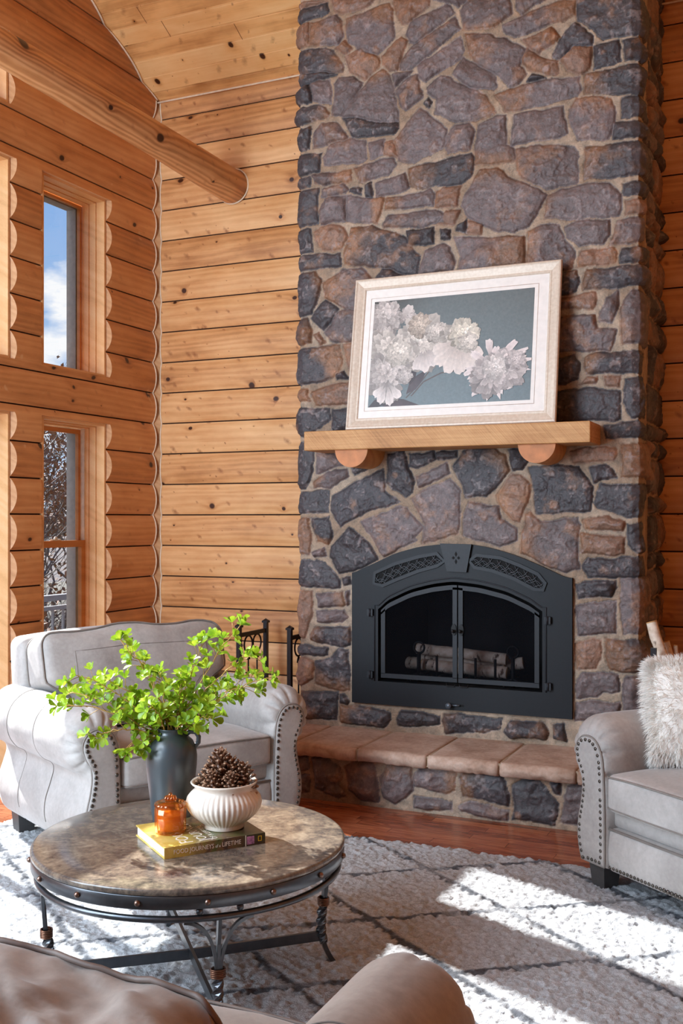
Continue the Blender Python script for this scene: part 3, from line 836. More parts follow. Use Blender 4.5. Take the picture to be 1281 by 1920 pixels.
def masonry(name, mats, parent, u_path, z0, z1, stones, res, relief=0.042, hole=None, seed=1, inset=0.006):
    """u_path: list of plan corner points; the wall surface runs along them with rounded-off stone corners.
       stones: (kind, [(u, z)...]).  Relief, stone/mortar identity and the stone's own colour go to the mesh."""
    P = [np.array(p, float) for p in u_path]; L = [np.linalg.norm(P[i + 1] - P[i]) for i in range(len(P) - 1)]
    S = np.concatenate([[0], np.cumsum(L)]); nu = int(S[-1] / res) + 1; nz = int((z1 - z0) / res) + 1
    u = np.linspace(0, S[-1], nu); z = np.linspace(z0, z1, nz); U, Z = np.meshgrid(u, z)
    H = np.zeros_like(U); C = np.zeros(U.shape + (3,)); M = np.zeros_like(U)
    wx = (fbm(U * 9, Z * 9, seed, 3) - 0.5) * 0.030 + (fbm(U * 40, Z * 40, seed + 5, 2) - 0.5) * 0.010
    wz = (fbm(U * 9 + 31, Z * 9 + 17, seed + 2, 3) - 0.5) * 0.030 + (fbm(U * 40 + 9, Z * 40 + 3, seed + 6, 2) - 0.5) * 0.010
    g0 = fbm(U * 6, Z * 6, seed + 20, 5); g1 = fbm(U * 22, Z * 22, seed + 21, 4); g2 = fbm(U * 70, Z * 70, seed + 22, 3)
    rid = 1 - np.abs(2 * fbm(U * 7 + 3 * g1, Z * 9, seed + 30, 4) - 1)
    rs = random.Random(seed)
    for si, (kind, pts) in enumerate(stones):
        us = [p[0] for p in pts]; zz = [p[1] for p in pts]
        i0, i1 = np.searchsorted(u, (min(us) - .03, max(us) + .03)); j0, j1 = np.searchsorted(z, (min(zz) - .03, max(zz) + .03))
        if i1 <= i0 or j1 <= j0: continue
        sl = (slice(j0, j1), slice(i0, i1)); x = U[sl] + wx[sl]; y = Z[sl] + wz[sl]
        n = len(pts); D = np.full(x.shape, 1e9); inside = np.zeros(x.shape, bool)
        for a in range(n):
            x1, y1 = pts[a][0], pts[a][1]; x2, y2 = pts[(a + 1) % n][0], pts[(a + 1) % n][1]
            ex, ey = x2 - x1, y2 - y1; q = ex * ex + ey * ey + 1e-12
            t = np.clip(((x - x1) * ex + (y - y1) * ey) / q, 0, 1)
            D = np.minimum(D, np.hypot(x - x1 - t * ex, y - y1 - t * ey))
            c = ((y1 > y) != (y2 > y)); xi = (x2 - x1) * (y - y1) / (y2 - y1 + 1e-12) + x1
            inside ^= c & (x < xi)
        D = np.where(inside, D, -D) + 0.006
        cx, cz = sum(us) / n, sum(zz) / n; w = max(us) - min(us); h = max(zz) - min(zz)
        ta, tb = rs.uniform(-.08, .08), rs.uniform(-.08, .08); top = rs.uniform(.85, 1.15)
        fac = np.full(x.shape, 1e9)
        for _ in range(int(4 + w * h * 90)):
            sx_, sz_ = rs.uniform(min(us), max(us)), rs.uniform(min(zz), max(zz)); gx_, gz_ = rs.gauss(0, .20), rs.gauss(0, .20)
            fac = np.minimum(fac, rs.uniform(0, .008) + gx_ * (x - sx_) + gz_ * (y - sz_))
        fac = np.clip(fac, -.022, .01)
        e = sstep(D, -0.001, 0.016) * 0.62 + sstep(D, 0.004, 0.05) * 0.38
        ang = rs.uniform(0, PI); led = np.sin((x * math.cos(ang) + y * math.sin(ang)) * rs.uniform(14, 26) + g0[sl] * 9)
        hh = (relief * top + .006) * e + e * (fac * 1.0 + ta * (x - cx) + tb * (y - cz) + 0.016 * (g0[sl] - .5) + 0.014 * (rid[sl] - .75) + 0.012 * (g1[sl] - .5) + 0.006 * (g2[sl] - .5) + 0.0035 * sstep(led, -.1, .1))
        m = sstep(D, -0.0015, 0.003)
        base = {'d': DRK, 'p': PUR, 'o': OCH * 0.55 + PUR * 0.45}[kind[0]] * rs.uniform(.85, 1.15)
        oc = np.zeros(x.shape)
        nx = (x - cx) / (w / 2 + 1e-6); nz_ = (y - cz) / (h / 2 + 1e-6)
        for ch in kind[1:]:
            v = {'L': -nx, 'R': nx, 'T': nz_, 'B': -nz_}[ch]
            oc = np.maximum(oc, sstep(v + (g0[sl] - .5) * 1.5 + (g1[sl] - .5) * .5, 0.05, 0.85) * 0.85)
        oc = np.maximum(oc, sstep(g0[sl] + (g1[sl] - .5) * .8 + (0.10 if kind[0] == 'o' else -.03 if kind[0] == 'p' else -.10), .50, .80) * .55)
        och = OCH * rs.uniform(.45, .8) + OC2 * .25
        col = base[None, None, :] * (0.80 + 0.55 * g1[sl][..., None] * 0.8) * (1 - oc[..., None]) + och[None, None, :] * oc[..., None] * (0.7 + .6 * g1[sl][..., None])
        lt = sstep(g2[sl] * .5 + rid[sl] * .5 + (g1[sl] - .5) * .5, .74, .90) * .5
        col = col * (1 - lt[..., None]) + np.array([.30, .25, .245]) * lt[..., None]
        k = m > M[sl]
        H[sl] = np.where(k | (hh > H[sl]), np.maximum(hh, H[sl]), H[sl])
        C[sl] = np.where(k[..., None], col, C[sl]); M[sl] = np.maximum(m, M[sl])
    mo = (fbm(U * 30, Z * 30, seed + 40, 3) - .5) * 0.006 + (fbm(U * 5, Z * 5, seed + 41, 2) - .5) * 0.006
    # mortar swells a little between the stones
    H = np.where(M > .5, H, np.maximum(H, 0) + mo + 0.008)
    mc = MORT[None, None, :] * (0.75 + 0.5 * fbm(U * 26, Z * 26, seed + 50, 4)[..., None])
    br = sstep(fbm(U * 3.2, Z * 3.2, seed + 60, 3), .45, .62)[..., None]
    mc = mc * (1 - .45 * br) + np.array(lin(122, 92, 64)[:3])[None, None, :] * .45 * br
    C = C * M[..., None] + mc * (1 - M[..., None])
    X = np.zeros_like(U); Yy = np.zeros_like(U); NX = np.zeros_like(U); NY = np.zeros_like(U)
    for i in range(len(L)):
        k = (U >= S[i]) & (U <= S[i + 1] + 1e-9); t = (U - S[i]) / L[i]
        d = (P[i + 1] - P[i]) / L[i]; nrm = np.array([d[1], -d[0]])
        X[k] = (P[i][0] + (P[i + 1][0] - P[i][0]) * t)[k]; Yy[k] = (P[i][1] + (P[i + 1][1] - P[i][1]) * t)[k]
        NX[k] = nrm[0]; NY[k] = nrm[1]
    for i in range(1, len(L)):     # soften normals near the corners
        d0 = (P[i] - P[i - 1]) / L[i - 1]; d1 = (P[i + 1] - P[i]) / L[i]
        n0 = np.array([d0[1], -d0[0]]); n1 = np.array([d1[1], -d1[0]])
        R = 0.035; k = np.abs(U - S[i]) < R; t = sstep((U - S[i]) / R, -1, 1)
        NX[k] = (n0[0] * (1 - t) + n1[0] * t)[k]; NY[k] = (n0[1] * (1 - t) + n1[1] * t)[k]
        # round the arris: pull the corner inwards
        pull = 0.012 * (1 - np.abs(U - S[i]) / R); X[k] -= (pull * NX)[k]; Yy[k] -= (pull * NY)[k]
    X = X + NX * H; Yy = Yy + NY * H
    co = np.stack([X, Yy, Z], -1).reshape(-1, 3).astype(np.float32)
    ii = (np.arange(nz - 1)[:, None] * nu + np.arange(nu - 1)[None, :])
    if hole is not None:
        uc = (U[:-1, :-1] + U[1:, 1:]) / 2; zc = (Z[:-1, :-1] + Z[1:, 1:]) / 2; keep = ~hole(uc, zc)
        ii = ii[keep]
    ii = ii.reshape(-1)
    F = np.stack([ii, ii + 1, ii + nu + 1, ii + nu], -1).astype(np.int32)
    me = bpy.data.meshes.new(name); me.vertices.add(len(co)); me.vertices.foreach_set('co', co.ravel())
    me.loops.add(F.size); me.loops.foreach_set('vertex_index', F.ravel()); me.polygons.add(len(F))
    me.polygons.foreach_set('loop_start', np.arange(0, F.size, 4, dtype=np.int32)); me.polygons.foreach_set('loop_total', np.full(len(F), 4, np.int32))
    me.polygons.foreach_set('use_smooth', np.ones(len(F), bool)); me.update(); me.validate()
    at = me.color_attributes.new('stone_colour', 'FLOAT_COLOR', 'POINT')
    rgba = np.concatenate([C.reshape(-1, 3), M.reshape(-1, 1)], -1).astype(np.float32); at.data.foreach_set('color', rgba.ravel())
    for m_ in mats: me.materials.append(m_)
    o = bpy.data.objects.new(name, me); COL.objects.link(o)
    if parent: o.parent = parent; 
    return o
ns = NT('field_stone')
vc = ns.node('ShaderNodeVertexColor', layer_name='stone_colour')
cc = ns.coord(); a1 = ns.noise(cc, 26, 6, 0.65); a2 = ns.noise(cc, 120, 4, 0.6); a3 = ns.noise(cc, 9, 4, .6, 1.5)
mul = ns.ramp(ns.math('ADD', ns.math('MULTIPLY', a1, 0.7), ns.math('MULTIPLY', a2, 0.3)), [(0.30, (.52, .52, .54)), (0.5, (1, 1, 1)), (0.72, (1.55, 1.45, 1.42))])
col = ns.mix(1.0, vc.outputs['Color'], mul, 'MULTIPLY')
fl_ = ns.ramp(a2, [(0.66, (0, 0, 0)), (0.72, (1, 1, 1))])
col = ns.mix(ns.math('MULTIPLY', fl_, 0.25), col, lin(190, 175, 168))
hgt = ns.math('ADD', ns.math('MULTIPLY', a1, 1.0), ns.math('MULTIPLY', a2, 0.35))
STONEM = ns.out(col, ns.math('ADD', 0.62, ns.math('MULTIPLY', vc.outputs['Alpha'], -0.10)), 0, ns.bump(hgt, 0.55, 0.012))
# ------------------------------------------------------------------ chimney
YC = 5.95; CXL, CXR = -3.015, -0.94; HZ = 0.325
fire = empty('stone_fireplace', ((CXL + CXR) / 2, YC, 0), label='tall fireplace and chimney of dark field stone with a raised flagstone hearth', cat='fireplace')
FO = Vector(fire.location)
SL = YB - YC
st = []
def nar(px, side):
    return px
def dd(px, lo): return px < lo
for kind, pts in parse_stones('ABCDEFGHIJ', YC - 0.03):
    q = []
    for x, z, px in pts:
        uu = SL + (x - CXL)
        if px < 557: uu = SL - 0.16
        elif px > 1200: uu = SL + (CXR - CXL) + 0.17 + 0.12 * math.sin(z * 7.3)
        q.append((uu, z))
    st.append((kind, q))
rs_ = random.Random(21)
for (ua, ub) in ((SL + (CXR - CXL) + 0.20, SL * 2 + (CXR - CXL) + .02), (0.0, SL - 0.17)):
    z = HZ - .1
    while z < 5.4:
        h = rs_.choice((.10, .13, .17, .22)); uu = ua + rs_.uniform(-.01, .06)
        while uu < ub - .04:
            w_ = rs_.uniform(.14, .34)
            if uu + w_ > ub - .05: w_ = ub - uu + .03
            q = .010
            st.append((rs_.choice(['d', 'd', 'p', 'pL', 'dR', 'o']), [(uu + q, z + q + rs_.uniform(-.01, .01)), (uu + w_ - q, z + q + rs_.uniform(-.01, .01)), (uu + w_ - q, z + h - q), (uu + q, z + h - q)]))
            uu += w_
        z += h
DOORPX = [(712, 1276), (712, 1150), (724, 1130), (770, 1107), (810, 1097), (850, 1093), (900, 1098), (950, 1111), (1000, 1136), (1014, 1150), (1014, 1293)]
DO = [atY(x, y, YC - 0.03) for x, y in DOORPX]
dx0, dx1 = min(p.x for p in DO), max(p.x for p in DO); dz0 = 0.5 * (DO[0].z + DO[-1].z); dz1 = max(p.z for p in DO)
def hole(U, Z):
    X = CXL + U - SL
    return (X > dx0 - .02) & (X < dx1 + .02) & (Z > dz0 - .02) & (Z < dz1 + .02)
ch = masonry('stonework', [STONEM], None, [(CXL, YB), (CXL, YC), (CXR, YC), (CXR, YB)], HZ - .04, 5.25, st, 0.0052, 0.040, hole, 3)
ch.parent = fire; ch.location = -FO
# ------------------------------------------------------------------ raised hearth
YH = 5.46; HXL, HXR = -3.30, -0.42
st = []
for kind, pts in parse_stones('K', YH - 0.03):
    st.append((kind, [((YC - YH) + (x - HXL), z) for x, z, px in pts]))
for uu in np.arange(0.02, 0.45, .2): st.append(('p', [(uu, .04), (uu + .17, .04), (uu + .17, .24), (uu, .24)]))
he = masonry('hearth_wall', [STONEM], None, [(HXL, YC), (HXL, YH), (HXR, YH), (HXR, YC)], 0.0, 0.262, st, 0.0065, 0.036, None, 11)
he.parent = fire; he.location = -FO
FLAG = NT('flagstone'); c_ = FLAG.coord(); q1 = FLAG.noise(c_, 5, 6, .6); q2 = FLAG.noise(c_, 40, 4)
FLAG = FLAG.out(FLAG.ramp(FLAG.math('ADD', FLAG.math('MULTIPLY', q1, .75), FLAG.math('MULTIPLY', q2, .25)), [(.3, lin(150, 120, 100)), (.5, lin(184, 156, 138)), (.7, lin(208, 184, 168))]), .75, 0, FLAG.bump(FLAG.math('ADD', q1, FLAG.math('MULTIPLY', q2, .3)), .4, .01))
xs_ = [-3.34, -2.79, -2.383, -1.968, -1.567, -1.16, -0.75, -0.38]
for i in range(len(xs_) - 1):
    a, b = xs_[i] + .005, xs_[i + 1] - .005
    N = 14 * 2; D = 22; T = 8
    rows = []
    yf = YH - .075
    # profile: from back edge over the top, down the rough lip, back under
    sec = [(YC + .02 - (YC + .02 - yf - .025) * j / D, .325) for j in range(D + 1)]
    sec += [(yf + .018 * (1 - math.sin(PI * j / T)) - .0 , .325 - .070 * j / T) for j in range(1, T + 1)] + [(yf + .06, .250)]
    for (y, z) in sec:
        row = []
        for j in range(N + 1):
            x = a + (b - a) * j / N
            X_, Y_ = np.array([x * 9.0]), np.array([y * 9 + z * 13])
            n1 = float(fbm(X_, Y_, 5, 3)[0] - .5); n2 = float(fbm(X_ * 5, Y_ * 5, 8, 3)[0] - .5)
            ed = min(j, N - j) / N; ex = 0.006 * math.exp(-min(x - a, b - x) / .008)
            if y > yf + .03 and z > .3: row.append((x - FO.x, y - FO.y, z + n1 * .008 - ex))
            else: row.append((x - FO.x, y + n1 * .030 + n2 * .022 + ex * 1.5 - FO.y, z + n1 * .006 + n2 * .006))
        rows.append(row)
    m = MB(); m.grid(rows, 0, True); 
    for jj in (0, N): m.add([r[jj] for r in rows], [tuple(range(len(rows)))], 0)
    m.build('hearth_slab', [FLAG], fire)
    if i: 
        g = MB(); g.bbox((xs_[i] - .0055 - FO.x, yf + .02 - FO.y, .262), (xs_[i] + .0055 - FO.x, YC - FO.y, .319)); g.build('mortar_joint', [plain('joint_mortar', (170, 146, 122), .9)], fire)
# ================================================================== FIREPLACE INSERT, MANTEL, PICTURE
BLK = plain('black_steel', (26, 27, 31), 0.5, 0.0, 0.05, 60, 0.05, Specular_IOR_Level=.22)
BLK2 = plain('black_steel_raised', (32, 33, 38), 0.48, 0.0, 0.05, 60, 0.05, Specular_IOR_Level=.28)
LATT = plain('lattice_steel', (44, 46, 51), .4, .0)
DARK = plain('dark_void', (8, 8, 9), 0.9)
IRON = plain('cast_iron', (24, 23, 24), 0.6, 0.4)
YP = YC - 0.034
fi = empty('fireplace_insert', (CXL + (CXR - CXL) * .55, YP, 0.5), label='black arched steel fireplace insert with double doors set in the stone', cat='fireplace insert')
FI = Vector(fi.location)
def pp(x, y, Y=YP):
    p = atY(x, y, Y); return (p.x - FI.x, p.z - FI.z)
def offs(poly, ox, oz): return [(a + ox, b + oz) for a, b in poly]
y0_, y1_ = 0.0, 0.10     # plate from its face (local y 0) back into the stone
OUT = [(660, 1315), (660.5, 1075), (704, 1055), (742, 1037), (786, 1025), (827, 1020.5), (886, 1021), (922, 1027.7), (965.6, 1041), (1006.6, 1057.7), (1045, 1075.5), (1061, 1083.7), (1073, 1084), (1073, 1349)]
INN = [(709, 1277), (709, 1146), (722, 1128), (770, 1105), (810, 1095), (850, 1090), (900, 1096), (950, 1109), (1000, 1133), (1017, 1149), (1017, 1296)]
outw = [pp(*p) for p in OUT]; innw = [pp(*p) for p in INN]
def arch_interp(poly_top, x):
    for (a, b) in zip(poly_top, poly_top[1:]):
        if a[0] <= x <= b[0]: return a[1] + (b[1] - a[1]) * (x - a[0]) / (b[0] - a[0] + 1e-9)
    return poly_top[0][1] if x < poly_top[0][0] else poly_top[-1][1]
ot = outw[1:-1]; it = innw[1:-1]
xL, xR = outw[0][0], outw[-1][0]; zB = min(outw[0][1], outw[-1][1]); iL, iR = innw[0][0], innw[-1][0]; iB = min(innw[0][1], innw[-1][1])
m = MB()
def slab(mb, xs, lo, hi, ya, yb, mi=0):
    """solid between lo(x) and hi(x)"""
    pf = [(x, ya, lo(x)) for x in xs] + [(x, ya, hi(x)) for x in reversed(xs)]
    n = len(xs)
    fs = []
    V = []
    for x in xs: V += [(x, ya, lo(x)), (x, ya, hi(x)), (x, yb, lo(x)), (x, yb, hi(x))]
    for i in range(n - 1):
        a = 4 * i; b = a + 4
        fs += [(a, b, b + 1, a + 1), (a + 2, a + 3, b + 3, b + 2), (a + 1, b + 1, b + 3, a + 3), (a, a + 2, b + 2, b)]
    fs += [(0, 1, 3, 2), (4 * n - 4, 4 * n - 2, 4 * n - 1, 4 * n - 3)]
    mb.add(V, fs, mi)
def xsr(a, b, n): return [a + (b - a) * i / n for i in range(n + 1)]
smooth_arch = lambda poly: (lambda x: sum(arch_interp(poly, x + d) for d in (-.03, -.015, 0, .015, .03)) / 5)
OA = smooth_arch(ot); IA = smooth_arch(it)
slab(m, xsr(xL, iL, 8), lambda x: zB, OA, 0, .1)
slab(m, xsr(iR, xR, 8), lambda x: zB, OA, 0, .1)
slab(m, xsr(iL, iR, 40), lambda x: zB, lambda x: iB, 0, .1)
slab(m, xsr(iL, iR, 40), IA, OA, 0, .1)
m.build('surround', [BLK], fi)
# raised arched band that carries the vents
xc = pp(856, 1045)[0]
bl, br = pp(699, 1085)[0], pp(1034, 1098)[0]
lo_b = lambda x: IA(x) + 0.050 if iL < x < iR else IA(max(iL + .01, min(iR - .01, x))) + .05
m = MB()
VL = [pp(*p) for p in [(704, 1092), (706, 1076), (742, 1060), (786, 1047), (819, 1041), (831, 1052), (819, 1058), (786, 1067), (745, 1083), (718, 1095)]]
VR = [pp(*p) for p in [(884, 1052), (895, 1044), (938, 1049), (974, 1063), (1007, 1079), (1020, 1094), (1017, 1103), (1004, 1102), (966, 1082), (925, 1067), (892, 1061)]]
def ringpoly(mb, poly, w, ya, yb, mi=0):
    cx = sum(p[0] for p in poly) / len(poly); cz = sum(p[1] for p in poly) / len(poly); n = len(poly)
    def off(i):
        p = Vector(poly[i]); a = (p - Vector(poly[i - 1])).normalized(); b = (Vector(poly[(i + 1) % n]) - p).normalized()
        n1 = Vector((-a.y, a.x)); n2 = Vector((-b.y, b.x)); nn = (n1 + n2).normalized()
        if nn.dot(p - Vector((cx, cz))) < 0: nn = -nn
        return p + nn * w
    Q = [off(i) for i in range(n)]
    for i in range(n):
        j = (i + 1) % n; a, b, c, d = poly[i], poly[j], Q[j], Q[i]
        V = [(a[0], ya, a[1]), (b[0], ya, b[1]), (c[0], ya, c[1]), (d[0], ya, d[1]), (a[0], yb, a[1]), (b[0], yb, b[1]), (c[0], yb, c[1]), (d[0], yb, d[1])]
        mb.add(V, [(0, 1, 2, 3), (3, 2, 6, 7), (0, 4, 5, 1), (0, 3, 7, 4), (1, 5, 6, 2)], mi)
for V_ in (VL, VR):
    pm = MB(); ringpoly(pm, V_, 0.020, -0.010, 0.0)
    vp = pm.build('vent', [BLK2], fi)
    q = MB(); q.prism(V_, -0.0015, 0.0, 'XZ'); q.build('vent_opening', [DARK], vp)
    # lattice of crossing bars clipped to the opening, following the arch
    def inside(x, z):
        c = False; n = len(V_)
        for i in range(n):
            (x1, y1), (x2, y2) = V_[i], V_[(i + 1) % n]
            if (y1 > z) != (y2 > z) and x < (x2 - x1) * (z - y1) / (y2 - y1) + x1: c = not c
        return c
    g = MB(); xa, xb = min(p[0] for p in V_), max(p[0] for p in V_)
    zm = lambda x: (OA(x) + IA(max(iL + .01, min(iR - .01, x)))) / 2 + .012
    for k in range(-6, 18):
        for s in (1, -1):
            for sc_ in (1.0,):
                run = []
                for i in range(61):
                    t = i / 60; x = xa + (k * .052) + t * .075; 
                    z = zm(x) + s * (t - .5) * .085 + .006 * math.sin(t * PI * 2) * s
                    if inside(x, z): run.append((x, -.006, z))
                    else:
                        if len(run) > 3: g.tube(run, .0030, 4)
                        run = []
                if len(run) > 3: g.tube(run, .0030, 4)
    for s in (1, -1):
        run = []
        for i in range(161):
            x = xa + (xb - xa) * i / 160; z = zm(x) + s * .018 * math.sin((x - xa) * 60)
            if inside(x, z): run.append((x, -.006, z))
            else:
                if len(run) > 3: g.tube(run, .0030, 4)
                run = []
        if len(run) > 3: g.tube(run, .0030, 4)
    if g.v: g.build('lattice', [LATT], vp)
k = MB(); KP = [pp(827, 1019), pp(886, 1020.5), pp(876.5, 1073), pp(840, 1071)]
k.prism(KP, -0.020, 0.0, 'XZ'); kk = k.build('keystone', [BLK2], fi)
k = MB()
kc = (sum(p[0] for p in KP) / 4, sum(p[1] for p in KP) / 4)
for (dx, dz, a, b) in ((0, .022, .008, .016), (0, -.022, .008, .016), (.016, 0, .010, .010), (-.016, 0, .010, .010)):
    k.prism([(kc[0] + dx - a, kc[1] + dz), (kc[0] + dx, kc[1] + dz + b), (kc[0] + dx + a, kc[1] + dz), (kc[0] + dx, kc[1] + dz - b)], -0.0212, -0.018, 'XZ')
k.build('ornament', [DARK], kk)
# shallow inner band line round the doors
m = MB(); pts = [(iL - .022, -.002, iB)] + [(x, -.002, IA(max(iL + .002, min(iR - .002, x))) + .022) for x in xsr(iL - .022, iR + .022, 40)] + [(iR + .022, -.002, iB)]
m.tube(pts, 0.004, 6); m.build('moulding', [BLK2], fi)
# firebox behind the doors
fb = MB(); D_ = 0.55; T_ = max(p[1] for p in it) + .02
fb.add([(iL, .1, iB - .03), (iR, .1, iB - .03), (iR - .12, D_, iB - .03), (iL + .12, D_, iB - .03), (iL, .1, T_), (iR, .1, T_), (iR - .12, D_, T_), (iL + .12, D_, T_)],
       [(0, 1, 2, 3), (4, 7, 6, 5), (2, 6, 7, 3), (0, 3, 7, 4), (1, 5, 6, 2)], 0)
fbo = fb.build('firebox', [plain('soot_brick', (20, 18, 18), .9, var=.15, scale=12)], fi, fix=False)
GT = NT('smoked_glass'); tr = GT.node('ShaderNodeBsdfTransparent', {'Color': (0.74, 0.73, 0.75, 1)}); gl = GT.node('ShaderNodeBsdfDiffuse', {'Color': (.02, .02, .024, 1)})
mx = GT.node('ShaderNodeMixShader', {0: 0.12, 1: tr, 2: gl}); GT.t.links.new(mx.outputs[0], GT.n['Material Output'].inputs['Surface'])
# doors
gapc = pp(858, 1200)[0]
dT = lambda x: IA(max(iL + .012, min(iR - .012, x))) - 0.020
for s, (a, b) in ((-1, (iL + .018, gapc - .004)), (1, (gapc + .004, iR - .018))):
    fw = 0.027; zb_ = iB + .022
    m = MB(); xs1 = xsr(a, b, 24)
    slab(m, xs1, lambda x: zb_, lambda x: zb_ + fw, .002, .022); slab(m, xs1, lambda x: dT(x) - fw, dT, .002, .022)
    for (p, q) in ((a, a + fw * (1.0 if s < 0 else 1)), (b - fw, b)): slab(m, xsr(p, q, 3), lambda x: zb_ + fw * .9, lambda x: dT(x) - fw * .5, .002, .022)
    dr = m.build('door', [BLK2], fi)
    g = MB(); slab(g, xsr(a + fw * .8, b - fw * .8, 16), lambda x: zb_ + fw * .8, lambda x: dT(x) - fw * .8, .012, .015); g.build('glass_pane', [GT.mat], dr)
    h = MB(); hx = gapc + s * .022; hz = pp(858, 1181)[1]
    h.lathe([(.0, 0), (.0, .001)], (0, 0, 0), 8)
    h.v = []; h.f = []; h.m = []; h.sm = []
    h.add([(hx + .016 * math.cos(t * PI / 8), -.004, hz + .034 * math.sin(t * PI / 8)) for t in range(16)] + [(hx + .016 * math.cos(t * PI / 8), .002, hz + .034 * math.sin(t * PI / 8)) for t in range(16)],
          [tuple(range(16))] + [(i, (i + 1) % 16, 16 + (i + 1) % 16, 16 + i) for i in range(16)])
    h.tube([(hx, .002, hz - .005), (hx, -.022, hz - .005)], .005, 8); h.sphere((hx, -.026, hz - .005), .010, 10, 6)
    h.tube([(hx, -.012, hz - .018), (hx - s * .012, -.014, hz - .002)], .004, 6)
    h.build('handle', [IRON], dr)
    h = MB(); h.tube([(gapc + s * .012, -.003, zb_ - .008), (gapc + s * .018, -.010, zb_ - .022), (gapc + s * .062, -.010, zb_ - .022), (gapc + s * .066, -.003, zb_ - .008)], .0035, 6); h.build('latch', [IRON], dr)
for (hx, hz) in ((696, 1148), (696, 1264), (1028, 1163), (1029, 1287)):
    q = pp(hx, hz); h = MB(); h.bbox((q[0] - .018, -.022, q[1] - .020), (q[0] + .018, 0, q[1] + .020)); h.tube([(q[0], -.024, q[1] - .024), (q[0], -.024, q[1] + .024)], .006, 8); h.build('hinge', [BLK2], fi)
q = pp(848, 1322); h = MB(); h.bbox((q[0] + .0, -.001, q[1] - .006), (q[0] + .072, .0, q[1] + .006)); sl = h.build('damper_slot', [DARK], fi)
h = MB(); h.tube([(q[0] - .012, 0, q[1]), (q[0] - .012, -.03, q[1])], .006, 8); h.tube([(q[0] - .012, -.028, q[1]), (q[0] - .012, -.040, q[1])], .017, 14); h.tube([(q[0], -.012, q[1]), (q[0] + .05, -.012, q[1] + .002)], .005, 6); h.build('damper_knob', [plain('knob_grey', (92, 100, 108), .4, .5)], fi)
# birch logs and andirons inside
BI = NT('birch_bark'); c = BI.coord(); P = BI.sep(c)
s1 = BI.noise(BI.comb(BI.math('MULTIPLY', P['X'], 40), BI.math('MULTIPLY', P['Y'], 12), BI.math('MULTIPLY', P['Z'], 12)), 1.0, 4, .6)
s2 = BI.noise(c, 30, 4)
col = BI.ramp(s2, [(.3, lin(196, 172, 148)), (.7, lin(232, 216, 198))]); col = BI.mix(BI.ramp(s1, [(.60, (0, 0, 0)), (.68, (1, 1, 1))]), col, lin(92, 66, 50))
BIRCH = BI.out(col, .7, 0, BI.bump(s1, .3, .004)); BEND = plain('birch_cut_end', (196, 150, 98), .8)
def birch(name, a, b, r, label=None, cat=None, group=None, twig=False, seed=0):
    a, b = Vector(a), Vector(b); rr = random.Random(seed); root = empty(name, a, label=label, cat=cat, group=group)
    n = 9; pts = [(b - a) * (i / n) + Vector((rr.uniform(-.004, .004), rr.uniform(-.004, .004), rr.uniform(-.004, .004))) * (0 < i < n) for i in range(n + 1)]
    m = MB(); m.tube(pts, [r * (1 + rr.uniform(-.05, .05)) for _ in pts], 14, caps=False)
    if twig:
        q = pts[5]; m.tube([q, q + Vector((-.05, -.02, .05)), q + Vector((-.065, -.02, .10))], [r * .4, r * .34, r * .28], 8)
    m.build('bark', [BIRCH], root)
    d = (b - a).normalized()
    for e, k in ((pts[0], -1), (pts[-1], 1)):
        m = MB(); m.tube([e - d * k * .004, e + d * k * .0015], r * .985, 14); m.build('cut_end', [BEND], root)
    return root
YL = YC + 0.22
def wp(x, y, Y=YL): return atY(x, y, Y)
gro = 'birch logs behind the fireplace doors'
for i, (a, b, r, dy, lb) in enumerate([((783, 1216), (950, 1236), .034, .0, 'top birch log of the stack behind the fireplace glass'),
                                   ((790, 1232), (948, 1250), .032, .055, 'middle birch log of the stack behind the fireplace glass'),
                                   ((792, 1246), (952, 1262), .036, -.02, 'lowest birch log of the stack behind the fireplace glass'),
                                   ((750, 1240), (850, 1250), .038, .09, 'birch log whose end sticks out left of the andiron behind the glass'),
                                   ((880, 1258), (982, 1243), .036, .09, 'birch log whose end sticks out right of the andiron behind the glass')]):
    birch('birch_log', wp(a[0], a[1], YL + dy), wp(b[0], b[1], YL + dy), r, lb, 'firewood', gro, seed=i)
zf = iB + FI.z - .03
for (x, lb) in ((786, 'left black iron andiron with a round top behind the glass'), (962, 'right black iron andiron with a round top behind the glass')):
    t = wp(x, 1214 + (x - 786) * .05, YL - .10); an = empty('andiron', (t.x, t.y, zf), label=lb, cat='andiron', group='andirons in the firebox')
    m = MB(); h_ = t.z - zf
    m.tube([(0, 0, .0), (0, 0, h_ - .03)], .012, 8); m.build('post', [IRON], an)
    m = MB(); m.tube([(.034 * math.cos(q * PI / 10), 0, h_ + .034 * math.sin(q * PI / 10)) for q in range(20)], .007, 6, closed=True); m.build('ring_top', [IRON], an)
    m = MB(); m.tube([(-.08, -.01, 0), (-.05, -.01, .05), (0, 0, .07), (.05, -.01, .05), (.08, -.01, 0)], .010, 6); m.tube([(0, 0, .06), (0, .32, .06)], .009, 6); m.build('foot', [IRON], an)
gt = empty('log_grate', (wp(872, 1262).x, YL, zf), label='black iron log grate holding the birch logs behind the glass', cat='grate')
m = MB()
for i in range(5): x = -.24 + i * .12; m.tube([(x, -.17, .13 + .06), (x, -.17, .06), (x, .15, .06)], .008, 6)
m.build('bars', [IRON], gt); m = MB(); m.tube([(-.30, -.16, .05), (.30, -.16, .05)], .009, 6); m.tube([(-.30, .14, .05), (.30, .14, .05)], .009, 6); m.build('rail', [IRON], gt)
for (x, y) in ((-.29, -.16), (.29, -.16), (-.29, .14), (.29, .14)):
    m = MB(); m.tube([(x, y, .05), (x, y, 0)], .008, 6); m.build('leg', [IRON], gt)
